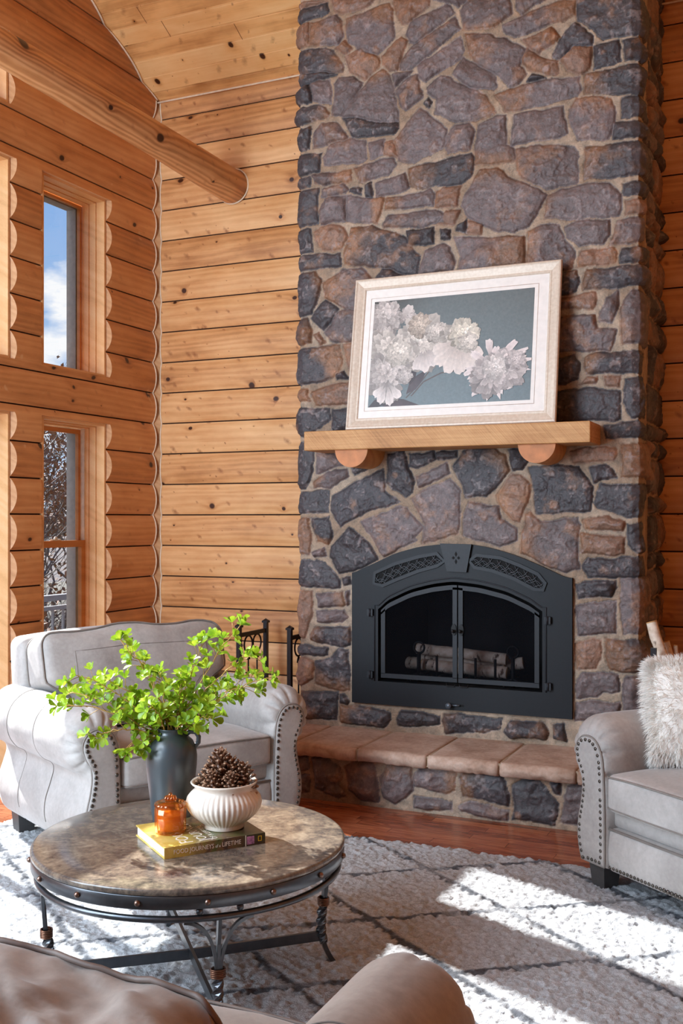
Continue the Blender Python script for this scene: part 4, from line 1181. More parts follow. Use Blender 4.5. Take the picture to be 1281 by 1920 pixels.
# ------------------------------------------------------------------ mantel
MW = wood('mantel_oak', 'X', None, dark=(150, 96, 46), mid=(196, 136, 76), light=(222, 168, 104), knots=.7, ring=30, rough=.6, knot_scale=2.2, bumpk=.5)
mt = empty('mantel', (-1.99, 5.8, 2.009), label='thick honey oak mantel beam on two half-log corbels', cat='mantel')
MM = Vector(mt.location)
def saw(nm):
    n = NT(nm); P = n.sep(n.coord()); dg_ = n.math('ADD', P['X'], n.math('MULTIPLY', P['Z'], 0.9))
    ln = n.noise(n.comb(n.math('MULTIPLY', dg_, 150), n.math('MULTIPLY', P['Z'], 4), P['Y']), 1.0, 3, .6)
    g = n.noise(n.comb(n.math('MULTIPLY', P['X'], 2.5), n.math('MULTIPLY', P['Y'], 60), n.math('MULTIPLY', P['Z'], 60)), 1.0, 5, .6); b_ = n.noise(n.coord(), 4, 4)
    f = n.math('ADD', n.math('MULTIPLY', ln, .35), n.math('ADD', n.math('MULTIPLY', g, .35), n.math('MULTIPLY', b_, .35)))
    return n.out(n.ramp(f, [(.34, lin(128, 84, 44)), (.5, lin(178, 126, 74)), (.68, lin(208, 160, 106))]), .6, 0, n.bump(ln, .35, .003))
MS = saw('sawn_oak')
m = MB(); m.rbox(((-2.837 - 1.143) / 2 - MM.x, (5.65 + 5.93) / 2 - MM.y, .057), ((2.837 - 1.143) / 2, .14, .057), .006, (10, 3, 3), 2, smooth=False); m.build('beam', [MS], mt)
for (x0, x1, dz) in ((-2.644, -2.435, 0), (-1.541, -1.333, 0)):
    r = (x1 - x0) / 2; xc_ = (x0 + x1) / 2 - MM.x; m = MB()
    poly = [(xc_ + r * math.cos(PI + PI * i / 20), r * 1.0 * math.sin(PI + PI * i / 20) + .001) for i in range(21)]
    m.prism(poly, 5.675 - MM.y, 5.94 - MM.y, 'XZ', 0); co = m.build('corbel', [MW], mt)
    e = MB(); e.prism([(xc_ + (a - xc_) * .99, b * .99) for a, b in poly], 5.6735 - MM.y, 5.676 - MM.y, 'XZ'); e.build('cut_end', [plain('corbel_end_grain', (186, 118, 70), .6, var=.12, scale=14)], co)
# ------------------------------------------------------------------ framed picture leaning on the stone
BLx = Vector((-2.589, 5.72, 2.1245)); BRx = Vector((-1.34, 5.72, 2.1245)); TLx = Vector((-2.600, 5.875, 3.040))
pic = empty('framed_picture', ((BLx.x + BRx.x) / 2, 5.72, 2.1245), label='large champagne-framed print of white peonies leaning on the mantel', cat='picture')
ex = (BRx - BLx).normalized(); ey = (TLx - Vector((BLx.x, BLx.y, BLx.z))); ey.x = 0; Hh = ey.length; ey.normalize(); en = ex.cross(ey)   # en points to the room
if en.y > 0: en = -en
Wd = (BRx - BLx).length
o_ = BLx - Vector(pic.location)
def PF(x, y, n=0): return o_ + ex * x + ey * y + en * n
FRM = NT('champagne_frame'); c = FRM.coord(); q = FRM.noise(c, 3, 3); q2 = FRM.noise(FRM.comb(FRM.math('MULTIPLY', FRM.sep(c)['X'], 60), 0.0, FRM.math('MULTIPLY', FRM.sep(c)['Z'], 60)), 1.0, 4)
FRM = FRM.out(FRM.ramp(FRM.math('ADD', FRM.math('MULTIPLY', q, .4), FRM.math('MULTIPLY', q2, .6)), [(.3, lin(196, 176, 156)), (.7, lin(222, 208, 192))]), .45, .08)
prof = [(0, 0), (0, .018), (.004, .024), (.012, .026), (.018, .022), (.030, .019), (.044, .014), (.054, .010), (.058, .012), (.064, .012), (.068, .008), (.070, .004), (.070, 0)]
m = MB()
cor = [((0, 0), (1, 1)), ((Wd, 0), (-1, 1)), ((Wd, Hh), (-1, -1)), ((0, Hh), (1, -1))]
for i in range(4):
    (a, da), (b, db) = cor[i], cor[(i + 1) % 4]
    m.grid([[PF(a[0] + da[0] * w_, a[1] + da[1] * w_, n_) for (w_, n_) in prof], [PF(b[0] + db[0] * w_, b[1] + db[1] * w_, n_) for (w_, n_) in prof]], 0, False)
m.build('frame', [FRM], pic, fix=False)
m = MB()
def pquad(mb, x0, y0, x1, y1, n, n0=0.0, mi=0):
    mb.add([PF(x, y, nn) for nn in (n0, n) for (x, y) in ((x0, y0), (x1, y0), (x1, y1), (x0, y1))], [(4, 5, 6, 7), (3, 2, 1, 0), (0, 1, 5, 4), (1, 2, 6, 5), (2, 3, 7, 6), (3, 0, 4, 7)], mi)
MATB = plain('mat_board', (234, 228, 222), .8, var=.02)
ix0, ix1, iy0, iy1 = .128, Wd - .150, .135, Hh - .145
pquad(m, .066, .066, Wd - .066, Hh - .066, .004, .001)
m.build('mat_board', [MATB], pic)
m = MB()
for (a, b) in ((0, .0045),):
    x0, y0, x1, y1 = ix0 - .022, iy0 - .022, ix1 + .022, iy1 + .022
    for (p, q) in (((x0, y0), (x1, y0)), ((x1, y0), (x1, y1)), ((x1, y1), (x0, y1)), ((x0, y1), (x0, y0))): m.tube([PF(*p, .0048), PF(*q, .0048)], .0014, 4)
m.build('mat_fillet', [plain('fillet', (214, 196, 184), .5)], pic)
# the print: flat artwork made of coloured flat petals
PR = NT('print_ink'); vc = PR.node('ShaderNodeVertexColor', layer_name='ink'); gn = PR.noise(PR.coord(), 60, 4, .6)
PRINT = PR.out(PR.mix(1.0, vc.outputs['Color'], PR.ramp(gn, [(.3, (.86, .86, .87)), (.7, (1.08, 1.06, 1.05))]), 'MULTIPLY'), .45)
V = []; F = []; CO = []
NN = [0.0046]
def layer(): NN[0] += 0.0000022; return NN[0]
def addpoly(pts, cols, fan=None):
    n = layer(); b = len(V)
    for (x, y), c_ in zip(pts, cols): V.append(tuple(PF(min(max(x, ix0), ix1), min(max(y, iy0), iy1), n))); CO.append(c_)
    for f in (fan or [tuple(range(len(pts)))]): F.append(tuple(i + b for i in f))
def g8(v): return lin(*v)
# background gradient grid
NX, NY = 12, 8; pts = []; cols = []
for j in range(NY + 1):
    for i in range(NX + 1):
        u_, v_ = i / NX, j / NY; pts.append((ix0 + (ix1 - ix0) * u_, iy0 + (iy1 - iy0) * v_))
        a = np.array([72, 70, 66]); b = np.array([104, 113, 114]); c = np.array([112, 130, 137])
        t = min(1, u_ * 2.6 + (1 - v_) * 1.3); col = a * (1 - t) + b * t; col = col * (1 - (1 - v_) * .6) + c * (1 - v_) * .6 if t > .5 else col
        dk = 1 - .10 * max(0, u_ - .7) - .10 * max(0, v_ - .7); cols.append(lin(*[float(q) for q in col * dk]))
addpoly(pts, cols, [(j * (NX + 1) + i, j * (NX + 1) + i + 1, (j + 1) * (NX + 1) + i + 1, (j + 1) * (NX + 1) + i) for j in range(NY) for i in range(NX)])
IW, IH = ix1 - ix0, iy1 - iy0
# image coordinates: crop pixels of the picture (u right, v up)
def ic(px, py):
    # bilinear from the four printed corners of the photograph
    TL, TR, BR_, BL_ = (200, 276), (1108, 186), (1092, 817), (174, 865)
    u_ = (px - 187) / 913; 
    for _ in range(3):
        top = TL[1] + (TR[1] - TL[1]) * u_; bot = BL_[1] + (BR_[1] - BL_[1]) * u_; v_ = (bot - py) / (bot - top)
        l = BL_[0] + (TL[0] - BL_[0]) * v_; r_ = BR_[0] + (TR[0] - BR_[0]) * v_; u_ = (px - l) / (r_ - l)
    return (ix0 + IW * u_, iy0 + IH * v_)
rp = random.Random(12)
def leaf_shape(p0, p1, w, c0, c1):
    a, b = Vector(ic(*p0)), Vector(ic(*p1)); d = b - a; n = Vector((-d.y, d.x)) * (w / max(d.length, 1e-6)) * .5
    L = [a, a + d * .3 + n, a + d * .65 + n * .9, b, a + d * .65 - n * .9, a + d * .3 - n]
    addpoly([(p.x, p.y) for p in L], [c0, c0, c1, c1, c0, c0])
def stroke(pts, w, c):
    q = [Vector(ic(*p)) for p in pts]
    for a, b in zip(q, q[1:]):
        d = (b - a).normalized(); n = Vector((-d.y, d.x)) * w / 2
        addpoly([tuple(a + n), tuple(b + n), tuple(b - n), tuple(a - n)], [c] * 4)
stroke([(430, 800), (500, 720), (600, 670), (700, 655), (770, 645)], .008, lin(92, 82, 80)); stroke([(400, 810), (470, 740), (540, 650), (590, 600)], .008, lin(92, 84, 80)); stroke([(405, 790), (440, 730), (480, 680)], .005, lin(110, 104, 100))
leaf_shape((400, 790), (518, 650), .055, lin(84, 76, 80), lin(66, 60, 66)); leaf_shape((420, 740), (450, 610), .05, lin(70, 62, 66), lin(60, 54, 60))
leaf_shape((200, 845), (480, 850), .075, lin(84, 72, 76), lin(70, 60, 64)); leaf_shape((176, 870), (330, 800), .06, lin(70, 66, 70), lin(84, 78, 80)); leaf_shape((760, 560), (850, 590), .03, lin(70, 70, 72), lin(84, 84, 86))
def petal(cx, cy, ang, r0, r1, wd, cin, cout, ruf=.06):
    n = 9; pts = [(cx + math.cos(ang) * r0, cy + math.sin(ang) * r0)]; cols = [cin]; dx, dy = math.cos(ang), math.sin(ang)
    for i in range(n):
        t = i / (n - 1); s = -1 + 2 * t; rr_ = r0 + (r1 - r0) * (0.55 + .45 * math.sqrt(max(0, 1 - s * s * .9))) * (1 + rp.uniform(-ruf, ruf))
        lat = s * wd * (.75 + .25 * (1 - s * s)); pts.append((cx + dx * rr_ - dy * lat, cy + dy * rr_ + dx * lat)); k = rp.uniform(.9, 1.06)
        cols.append(tuple(min(1, c * k) for c in cout[:3]) + (1,))
    addpoly(pts, cols, [(0, i, i + 1) for i in range(1, n)])
def flower(px, py, R, tone, squash=.92, open_=(0, 0), n1=1.0):
    cx, cy = ic(px, py); R = R / 913 * IW
    for ring_, (f0, f1, cnt, wdf, dk) in enumerate(((.25, 1.06, 11, .26, .72), (.2, .96, 16, .18, .84), (.12, .84, 20, .14, .80), (.08, .70, 22, .11, .92), (.05, .56, 20, .10, .86), (.02, .44, 16, .09, .98), (.0, .32, 12, .08, .93), (.0, .2, 8, .06, 1.04))):
        for i in range(int(cnt * n1)):
            a = 2 * PI * i / cnt + rp.uniform(-.25, .25); f = f1 * rp.uniform(.86, 1.1)
            ox, oy = open_[0] * (1 - f1) * R, open_[1] * (1 - f1) * R
            t2 = dk * rp.uniform(.90, 1.06) * (1.0 + .08 * math.sin(a + .6))
            cout = lin(*[min(255, v * t2) for v in tone]); cin = lin(*[v * t2 * .62 for v in tone])
            petal(cx + ox, cy + oy, a, R * f0 * .5, R * f, R * wdf * rp.uniform(1.0, 1.5), cin, cout)
T1 = (214, 204, 198); T2 = (226, 216, 206); T3 = (236, 226, 214); T4 = (222, 210, 206)
flower(270, 360, 105, T1, open_=(-.2, .2)); flower(400, 350, 52, T1); petal(*ic(360, 380), 1.0, 0, .11, .035, lin(150, 142, 138), lin(212, 204, 198)); flower(250, 480, 80, T1)
flower(490, 500, 165, T2, open_=(-.25, .0)); flower(470, 410, 70, (216, 200, 184)); flower(560, 440, 62, T2)
for a_, l_ in ((-1.9, .15), (-1.5, .16), (-1.1, .14), (-.8, .13)): petal(*ic(500, 520), a_, .03, l_, .045, lin(160, 150, 146), lin(222, 212, 206))
flower(300, 580, 155, T2, open_=(.1, .2)); flower(280, 700, 135, T1, open_=(.1, .3)); flower(350, 560, 80, T3); flower(390, 690, 50, T1)
for a_, l_ in ((-1.9, .14), (-1.4, .15), (-.9, .13), (-2.3, .12)): petal(*ic(290, 720), a_, .03, l_, .036, lin(165, 156, 152), lin(226, 217, 212))
flower(700, 480, 110, T3, open_=(.1, .1))
for a_, l_ in ((-2.3, .20), (-1.9, .21), (-1.5, .21), (-1.1, .20), (-.7, .18), (-2.7, .17)): petal(*ic(700, 480), a_, .03, l_, .052, lin(176, 164, 156), lin(222, 210, 202))
flower(725, 450, 85, (244, 234, 216)); flower(750, 500, 60, T3)
for a_, l_, w_ in ((1.75, .15, .030), (1.35, .11, .028), (.75, .19, .028), (.35, .21, .026), (.1, .22, .03), (-.2, .22, .034), (-.5, .21, .034), (-.9, .20, .04), (-1.3, .20, .04), (-1.7, .20, .04), (-2.1, .19, .04), (-2.5, .17, .04), (-2.9, .17, .035), (2.6, .14, .03)):
    petal(*ic(885, 620), a_, .02, l_, w_, lin(160, 146, 144), lin(226, 214, 210), .16)
flower(960, 650, 115, T4, open_=(-.2, .1)); flower(870, 690, 110, T4, open_=(.3, .3)); flower(900, 640, 70, (234, 224, 218)); flower(1010, 600, 55, T4)
me = bpy.data.meshes.new('print'); me.from_pydata(V, [], F); me.materials.append(PRINT); at = me.color_attributes.new('ink', 'FLOAT_COLOR', 'POINT')
at.data.foreach_set('color', np.array(CO, np.float32).ravel()); me.update()
po = bpy.data.objects.new('print', me); COL.objects.link(po); po.parent = pic
# ================================================================== RUG
from mathutils import noise as mnoise
RX0, RX1, RY0, RY1 = -3.90, 0.95, 1.25, 4.83
res = 0.0066
nx, ny = int((RX1 - RX0) / res), int((RY1 - RY0) / res)
x = np.linspace(RX0, RX1, nx); y = np.linspace(RY0, RY1, ny); X, Y = np.meshgrid(x, y)
t1 = vnoise(X * 88, Y * 88, 1); t2 = vnoise(X * 45 + 5, Y * 45, 2); t3 = fbm(X * 5, Y * 5, 3, 3)
wob = (fbm(X * 8, Y * 8, 70, 3) - .5) * .05
edge = np.minimum.reduce([X - RX0, RX1 - X, Y - RY0, RY1 - Y]) + (fbm(X * 20, Y * 20, 9, 2) - .5) * .03
Hh_ = 0.006 + (0.020 + 0.012 * t1 + 0.009 * t2 + 0.010 * (t3 - .5)) * sstep(edge, 0.0, 0.03)
Hh_ = np.where(edge < 0.002, 0.001, Hh_)
A_ = (X + 1.63) / 0.91; B_ = (Y - 4.475) / 0.657
a1 = A_ + B_ + wob; a2 = A_ - B_ - wob
dl = np.minimum(np.abs(a1 - np.round(a1)), np.abs(a2 - np.round(a2))) * 0.532
ln = 1 - sstep(dl + (t2 - .5) * .02 + (t1 - .5) * .012, 0.010, 0.024)
ln = ln * (0.55 + .45 * sstep(fbm(X * 18, Y * 18, 33, 3), .35, .55))
basec = np.array(lin(202, 206, 211)[:3]); dk = np.array(lin(92, 96, 104)[:3]); tan = np.array(lin(180, 178, 178)[:3])
mot = sstep(fbm(X * 4, Y * 4, 44, 3), .4, .65)[..., None] * .35
bc = basec * (1 - mot) + tan * mot; bc = bc * (0.86 + .28 * t1[..., None])
C_ = bc * (1 - ln[..., None]) + dk * ln[..., None]
me = bpy.data.meshes.new('shag_rug'); co = np.stack([X, Y, Hh_], -1).reshape(-1, 3).astype(np.float32)
me.vertices.add(len(co)); me.vertices.foreach_set('co', co.ravel())
ii = (np.arange(ny - 1)[:, None] * nx + np.arange(nx - 1)[None, :]).reshape(-1); F_ = np.stack([ii, ii + 1, ii + nx + 1, ii + nx], -1).astype(np.int32)
me.loops.add(F_.size); me.loops.foreach_set('vertex_index', F_.ravel()); me.polygons.add(len(F_))
me.polygons.foreach_set('loop_start', np.arange(0, F_.size, 4, dtype=np.int32)); me.polygons.foreach_set('loop_total', np.full(len(F_), 4, np.int32))
me.polygons.foreach_set('use_smooth', np.ones(len(F_), bool)); me.update()
at = me.color_attributes.new('pile', 'FLOAT_COLOR', 'POINT'); at.data.foreach_set('color', np.concatenate([C_.reshape(-1, 3), np.ones((len(co), 1))], -1).astype(np.float32).ravel())
RG = NT('shag_pile'); vc = RG.node('ShaderNodeVertexColor', layer_name='pile'); c = RG.coord(); f1 = RG.noise(c, 260, 4, .7); f2 = RG.noise(c, 90, 3, .6)
RG = RG.out(RG.mix(1.0, vc.outputs['Color'], RG.ramp(RG.math('ADD', RG.math('MULTIPLY', f1, .5), RG.math('MULTIPLY', f2, .5)), [(.35, (.72, .72, .72)), (.6, (1.1, 1.1, 1.1))]), 'MULTIPLY'), .95, 0, RG.bump(RG.math('ADD', f1, f2), .8, .010))
me.materials.append(RG); ro = bpy.data.objects.new('shag_rug', me); COL.objects.link(ro)
tag(ro, 'white and grey shag rug with a dark diamond lattice on the oak floor', 'rug')
# ================================================================== UPHOLSTERY
def fabric(name, lo, mid, hi):
    n = NT(name); c = n.coord(); a = n.noise(c, 3.2, 5, .6, .6); b = n.noise(c, 55, 3, .6); w = n.noise(c, 500, 2)
    f = n.math('ADD', n.math('MULTIPLY', a, .75), n.math('MULTIPLY', b, .25))
    return n.out(n.ramp(f, [(.32, lin(lo)), (.5, lin(mid)), (.68, lin(hi))]), .62, 0, n.bump(n.math('ADD', n.math('MULTIPLY', b, .6), n.math('MULTIPLY', w, .3)), .12, .003), Sheen_Weight=.35, Sheen_Roughness=.4)
SUEDE = fabric('grey_suede', (142, 136, 132), (166, 160, 156), (186, 181, 177))
SUEDE2 = fabric('taupe_suede', (126, 114, 106), (150, 138, 129), (172, 160, 151))
PIPE = plain('piping_cord', (128, 120, 114), .6); PIPE2 = plain('taupe_piping', (112, 98, 90), .6)
SEAMM = plain('stitching', (112, 104, 98), .7)
NAIL = plain('pewter_nail', (92, 87, 82), .28, .95)
FOOT = plain('charcoal_foot', (62, 60, 60), .4)
FULL = [(-.115, .14), (-.118, .30), (-.118, .45), (-.120, .56), (-.125, .64), (-.10, .705), (-.055, .75), (.005, .768), (.07, .75), (.122, .70), (.145, .63), (.135, .56), (.10, .505), (.055, .475), (.045, .44), (.062, .38), (.085, .31), (.09, .24), (.072, .17), (.05, .14)]
PAN = [(-.100, .15), (-.100, .30), (-.097, .45), (-.092, .55), (-.085, .60), (-.065, .645), (-.035, .672), (.0, .680), (.04, .672), (.068, .645), (.078, .61), (.070, .575), (.058, .548), (.040, .52), (.034, .46), (.044, .39), (.060, .32), (.064, .25), (.054, .19), (.040, .15)]
def crv(P, k=6):
    n = len(P); out = []
    for i in range(n):
        p0, p1, p2, p3 = [Vector(P[(i + j) % n]) for j in (-1, 0, 1, 2)]
        if i == n - 1:
            for q in range(k): out.append(p1.lerp(p2, q / k))
            continue
        if i == 0: p0 = p1
        if i == n - 2: p3 = p2
        for q in range(k):
            t = q / k; out.append(0.5 * ((2 * p1) + (-p0 + p2) * t + (2 * p0 - 5 * p1 + 4 * p2 - p3) * t * t + (-p0 + 3 * p1 - 3 * p2 + p3) * t ** 3))
    return out
FC, PC = crv(FULL), crv(PAN)
m = MB(); m.sphere((0, 0, 0), .0092, 10, 6, 0, (1, .55, 1)); nail_proto = m.build('nailhead', [NAIL]); COL.objects.unlink(nail_proto)
def sofa(name, loc, rz, a, label, cat, mats, ncush=1, seed=1, back_h=1.03, tuft=True, cover_back=True, wrinkle=0.004, own_nails=True, cwf=1.0, folds=False):
    FAB, PIP = mats
    root = empty(name, loc, rz, label, cat); nails = []
    def wr(p, amp, sc_=6.0, off=0):
        q = Vector(p) * sc_ + Vector((seed * 3.1 + off, seed, off)); return amp * mnoise.noise(q)
    for s in (-1, 1):
        # arm body
        secs = []
        for (y, sc2) in ((.50, .93), (.485, .985), (.46, 1), (.30, 1), (.235, 1), (.225, .990), (.215, 1), (.03, 1), (-.085, 1), (-.095, .990), (-.105, 1), (-.25, 1), (-.36, 1)):
            secs.append((y, sc2, 0))
        for i in range(1, 13):
            th = i / 12 * PI / 2; secs.append((-.385 - .095 * math.sin(th), 1, 1 - math.cos(th)))
        G = []
        for (y, sc2, bl_) in secs:
            row = []
            for k, (f, p) in enumerate(zip(FC, PC)):
                q = f.lerp(p, bl_); cx, cz = 0.01, .61
                if sc2 != 1: q = Vector((q.x * sc2, (q.y - .4) * sc2 + .4))
                if bl_ > 0 and q.y > .50:
                    ang = math.atan2(q.y - cz, q.x - cx); pl = -(1 - abs(math.sin(ang * 5.5 + s + .8 * math.sin(ang * 3)))) ** 2.5 * .022 * math.sin(min(1, bl_ * .9 + .08) * PI)
                    d = Vector((q.x - cx, q.y - cz)); q = q + d.normalized() * pl
                P_ = Vector((s * (a + q.x), y, q.y)); w_ = wr(P_, wrinkle, 5.0)
                row.append((P_.x + s * w_, P_.y, P_.z + w_ * .5))
            row.append(row[0]); G.append(row)
        m = MB(); m.grid(G, 0, True); m.add(G[0][:-1], [tuple(range(len(FC)))], 0); m.add(G[-1][:-1], [tuple(range(len(FC)))], 0)
        arm = m.build('arm', [FAB], root)
        # front panel with piping and nailheads
        m = MB(); yp = -.480
        m.grid([[(s * (a + .0 + (p.x - 0) * k + (1 - k) * -.02), yp - d_, p.y if k == 1 else .40 + (p.y - .40) * k) for p in PC + [PC[0]]] for (k, d_) in ((1, 0), (.985, .006), (.93, .010), (.6, .012), (.0005, .012))], 0, True)
        pn = m.build('arm_panel', [FAB], root)
        m = MB(); m.tube([(s * (a + p.x), yp - .003, p.y) for p in PC], .0045, 6, closed=True); m.build('piping', [PIP], pn)
        # nails: walk the outline inwards by 14 mm
        out = PC[:]; n = len(out); path = []
        for i in range(n):
            t_ = (out[(i + 1) % n] - out[i - 1]).normalized(); nn = Vector((t_.y, -t_.x))
            path.append(out[i] + nn * .0155)
        last = path[0]
        for i in range(1, n + 1):
            p = path[i % n]
            if (p - last).length > .0225 and p.y > .155 and min((p - o_).length for o_ in PC) > .0125:
                nails.append((pn, Vector((s * (a + p.x), yp - .011, p.y)))); last = p
        # arm roll seam
        for ys in (.225, -.095):
            m = MB(); m.tube([(s * (a + f.x * .996), ys, (f.y - .4) * .997 + .4) for f in FC if f.y > .2 and f.x > -.1], .0018, 5); m.build('seam', [SEAMM], arm)
    wi = a - .112
    # back frame
    m = MB()
    def bf(nx, ny, nz, p):
        p = Vector(p); p.z += .03 * (1 - nx * nx) * max(0, nz); p.y += .05 * max(0, nz) + wr(p, wrinkle); return p
    m.rbox((0, .41, (back_h - .02 - .12) / 2 + .10), (a + .02, .085, (back_h - .12) / 2), .05, (12, 3, 10), 4, 0, None, bf); m.build('back_frame', [FAB], root)
    # base rails
    m = MB(); m.rbox((0, -.0, .36), (wi + .01, .44, .045), .02, (8, 4, 2), 3, 0); m.build('seat_deck', [FAB], root)
    def apr(nx, ny, nz, p):
        p = Vector(p); p.y -= .012 * (1 - nz * nz) if ny < 0 else 0; p.y += wr(p, wrinkle, 9); return p
    m = MB(); m.rbox((0, -.35, .225), (wi + .005, .115, .09), .018, (14, 3, 5), 3, 0, None, apr); ap = m.build('apron', [FAB], root)
    m = MB(); m.tube([(-wi, -.468, .313), (wi, -.468, .313)], .006, 6); m.build('piping', [PIP], ap)
    N = int(2 * wi / .0205)
    for i in range(N): nails.append((ap, Vector((-wi + .01 + i * .0205, -.472, .155))))
    # seat cushions
    cw = wi / ncush
    for c in range(ncush):
        cx = -wi + cw * (2 * c + 1)
        def sc_fn(nx, ny, nz, p):
            p = Vector(p); cr = (1 - abs(nx) ** 3) * (1 - abs(ny) ** 3)
            p.z += (.024 * cr if nz > 0 else -.004 * cr); p.y -= .010 * (1 - nx * nx) * (1 if ny < -.8 else 0); p += Vector((0, 0, wr(p, wrinkle * 1.2, 7, c))); return p
        m = MB(); hx, hy, hz = cw - .003, .325, .076
        m.rbox((cx, -.165, .468), (hx, hy, hz), .028, (12, 10, 3), 4, 0, None, sc_fn); cu = m.build('seat_cushion', [FAB], root)
        for (zz, nm) in ((.062, 'piping'), (-.062, 'piping')):
            pts = []
            for i in range(25): xx = -hx + .012 + (2 * hx - .024) * i / 24; pts.append(Vector((cx + xx, -.165 - hy + .004 - .010 * (1 - (xx / hx) ** 2), .468 + zz + (.012 * (1 - abs(xx / hx) ** 3) if zz > 0 else 0))))
            pts = [Vector((cx - hx + .002, .1, .468 + zz + .003)), Vector((cx - hx + .002, -.165 - hy + .03, .468 + zz))] + pts + [Vector((cx + hx - .002, -.165 - hy + .03, .468 + zz)), Vector((cx + hx - .002, .1, .468 + zz + .003))]
            m = MB(); m.tube(pts, .0045, 6); m.build(nm, [PIP], cu)
    # back cushions
    bw = (a + .005) / ncush * cwf
    for c in range(ncush):
        cx = -(a + .005) * cwf + bw * (2 * c + 1)
        hz = (back_h - .545) / 2; zc_ = .545 + hz
        Mt = Matrix.Rotation(math.radians(-13), 3, 'X')
        def bdef(nx, ny, nz, p):
            p = Vector(p); z_abs = zc_ + p.z
            nr = sstep(np.float64(z_abs), .70, .80)
            # narrower between the arms
            lim = 1.0 if ncush > 1 and False else (wi - .01) / (a + .005)
            k = lim + (1 - lim) * float(nr) if ncush == 1 else 1.0
            p.x *= k
            puff = (1 - abs(nx) ** 2.5) * (1 - abs(nz) ** 2.5)
            p.y += (-.050 if ny < 0 else .02) * puff
            p.z += .022 * (1 - abs(nx) ** 2) * max(0, nz) - .02 * abs(nx) ** 6 * max(0, nz) + .010 * math.sin(nx * 7 + seed * 2.3) * max(0, nz) ** 3
            e = wr(p, wrinkle * 2.2, 5.5, 7 + c) + wr(p, wrinkle * 1.6, 13, 3) * (abs(nz) ** 2)
            if folds:
                u_ = p.x * .75 + p.y * 1.3 + .05 * mnoise.noise(Vector((p.x * 3, p.y * 3, 5))); fo = .75 - 2.6 * abs(mnoise.noise(Vector((u_ * 13, (p.x * .6 - p.y * .5 + p.z * .3) * 4.2, 3.3)))) + .5 * mnoise.noise(Vector((p.x * 22, p.y * 22, p.z * 22)))
                p.z += .020 * fo * max(0, nz) ** 2; p.y += .012 * fo * abs(nz) ** .5 * (1 if abs(ny) > .5 else 0)
            p.y += e; p.z += e * .6 * max(0, nz)
            return Mt @ p
        hx, hy = bw - .004, .120
        m = MB(); m.rbox((cx, .215, zc_), (hx, hy, hz), .055, (60, 16, 24) if folds else (22, 6, 16), 5, 0, None, bdef); cu = m.build('back_cushion', [FAB], root)
        rr_ = .055
        for sy in (-1, 1):
            pts = []; hx2, hz2 = hx - .006, hz - .006
            def seg(x0, z0, x1, z1, n_):
                for i in range(n_): t = i / n_; pts.append((x0 + (x1 - x0) * t, z0 + (z1 - z0) * t))
            def arc(cx_, cz_, a0):
                for i in range(6): th = a0 + PI / 2 * i / 6; pts.append((cx_ + rr_ * math.cos(th), cz_ + rr_ * math.sin(th)))
            seg(-hx2, hz2 - rr_, -hx2, -hz2 + rr_, 14); arc(-hx2 + rr_, -hz2 + rr_, PI); seg(-hx2 + rr_, -hz2, hx2 - rr_, -hz2, 20); arc(hx2 - rr_, -hz2 + rr_, 1.5 * PI)
            seg(hx2, -hz2 + rr_, hx2, hz2 - rr_, 14); arc(hx2 - rr_, hz2 - rr_, 0); seg(hx2 - rr_, hz2, -hx2 + rr_, hz2, 20); arc(-hx2 + rr_, hz2 - rr_, PI / 2)
            W_ = []
            for (px_, pz_) in pts:
                p = Vector((px_ * 1.004, sy * (hy - .022), pz_ * 1.006)); W_.append(bdef(px_ / hx, sy * .8, pz_ / hz, p) + Vector((cx, .215, zc_)))
            m = MB(); m.tube(W_, .0052, 6, closed=True); m.build('piping', [PIP], cu)
        if tuft:
            m = MB(); pts = []
            for (x0, z0, x1, z1) in ((-.70, -.9, -.70, .55), (-.70, .55, .74, .55), (.74, .55, .74, -.9)):
                for i in range(16):
                    t = i / 15; nx_, nz_ = x0 + (x1 - x0) * t, z0 + (z1 - z0) * t
                    pts.append(bdef(nx_, -1, nz_, Vector((nx_ * hx, -hy, nz_ * hz))) + Vector((cx, .2155, zc_)))
            m.tube(pts, .0020, 4); m.build('seam', [SEAMM], cu)
    RM = Matrix.Translation(loc) @ Matrix.Rotation(rz, 4, 'Z')
    nails.sort(key=lambda q: (RM @ q[1]).length)
    if own_nails:
        for (par, p) in nails[:100]:
            c = nail_proto.copy(); COL.objects.link(c); c.parent = par; c.location = p
        rest = nails[100:]
    else: rest = nails
    if rest:
        m = MB()
        for (par, p) in rest: m.sphere(p, .0078, 8, 5, 0, (1, .55, 1))
        tag(m.build('nailheads', [NAIL], root), kind='stuff')
    # feet
    for (sx, sy) in ((-1, -1), (1, -1), (-1, 1), (1, 1)):
        m = MB(); x_, y_ = sx * (a - .01), sy * .40; t_, b_ = .048, .036
        V_ = [(x_ + i * t_, y_ + j * t_, .15) for i, j in ((-1, -1), (1, -1), (1, 1), (-1, 1))] + [(x_ + i * b_, y_ + j * b_, .012) for i, j in ((-1, -1), (1, -1), (1, 1), (-1, 1))]
        m.add(V_, [(0, 1, 2, 3), (7, 6, 5, 4), (0, 4, 5, 1), (1, 5, 6, 2), (2, 6, 7, 3), (3, 7, 4, 0)]); m.build('foot', [FOOT], root)
    return root
sofa('armchair', (-3.10, 4.464, 0), math.radians(63), .515, 'grey suede armchair with rolled nailhead arms by the window, facing the coffee table', 'armchair', (SUEDE, PIPE), 1, 1)
lv = sofa('loveseat', (.026, 4.404, 0), math.radians(-38.06), .83, 'grey suede loveseat with rolled nailhead arms at the right, beside the hearth', 'loveseat', (SUEDE, PIPE), 2, 4)
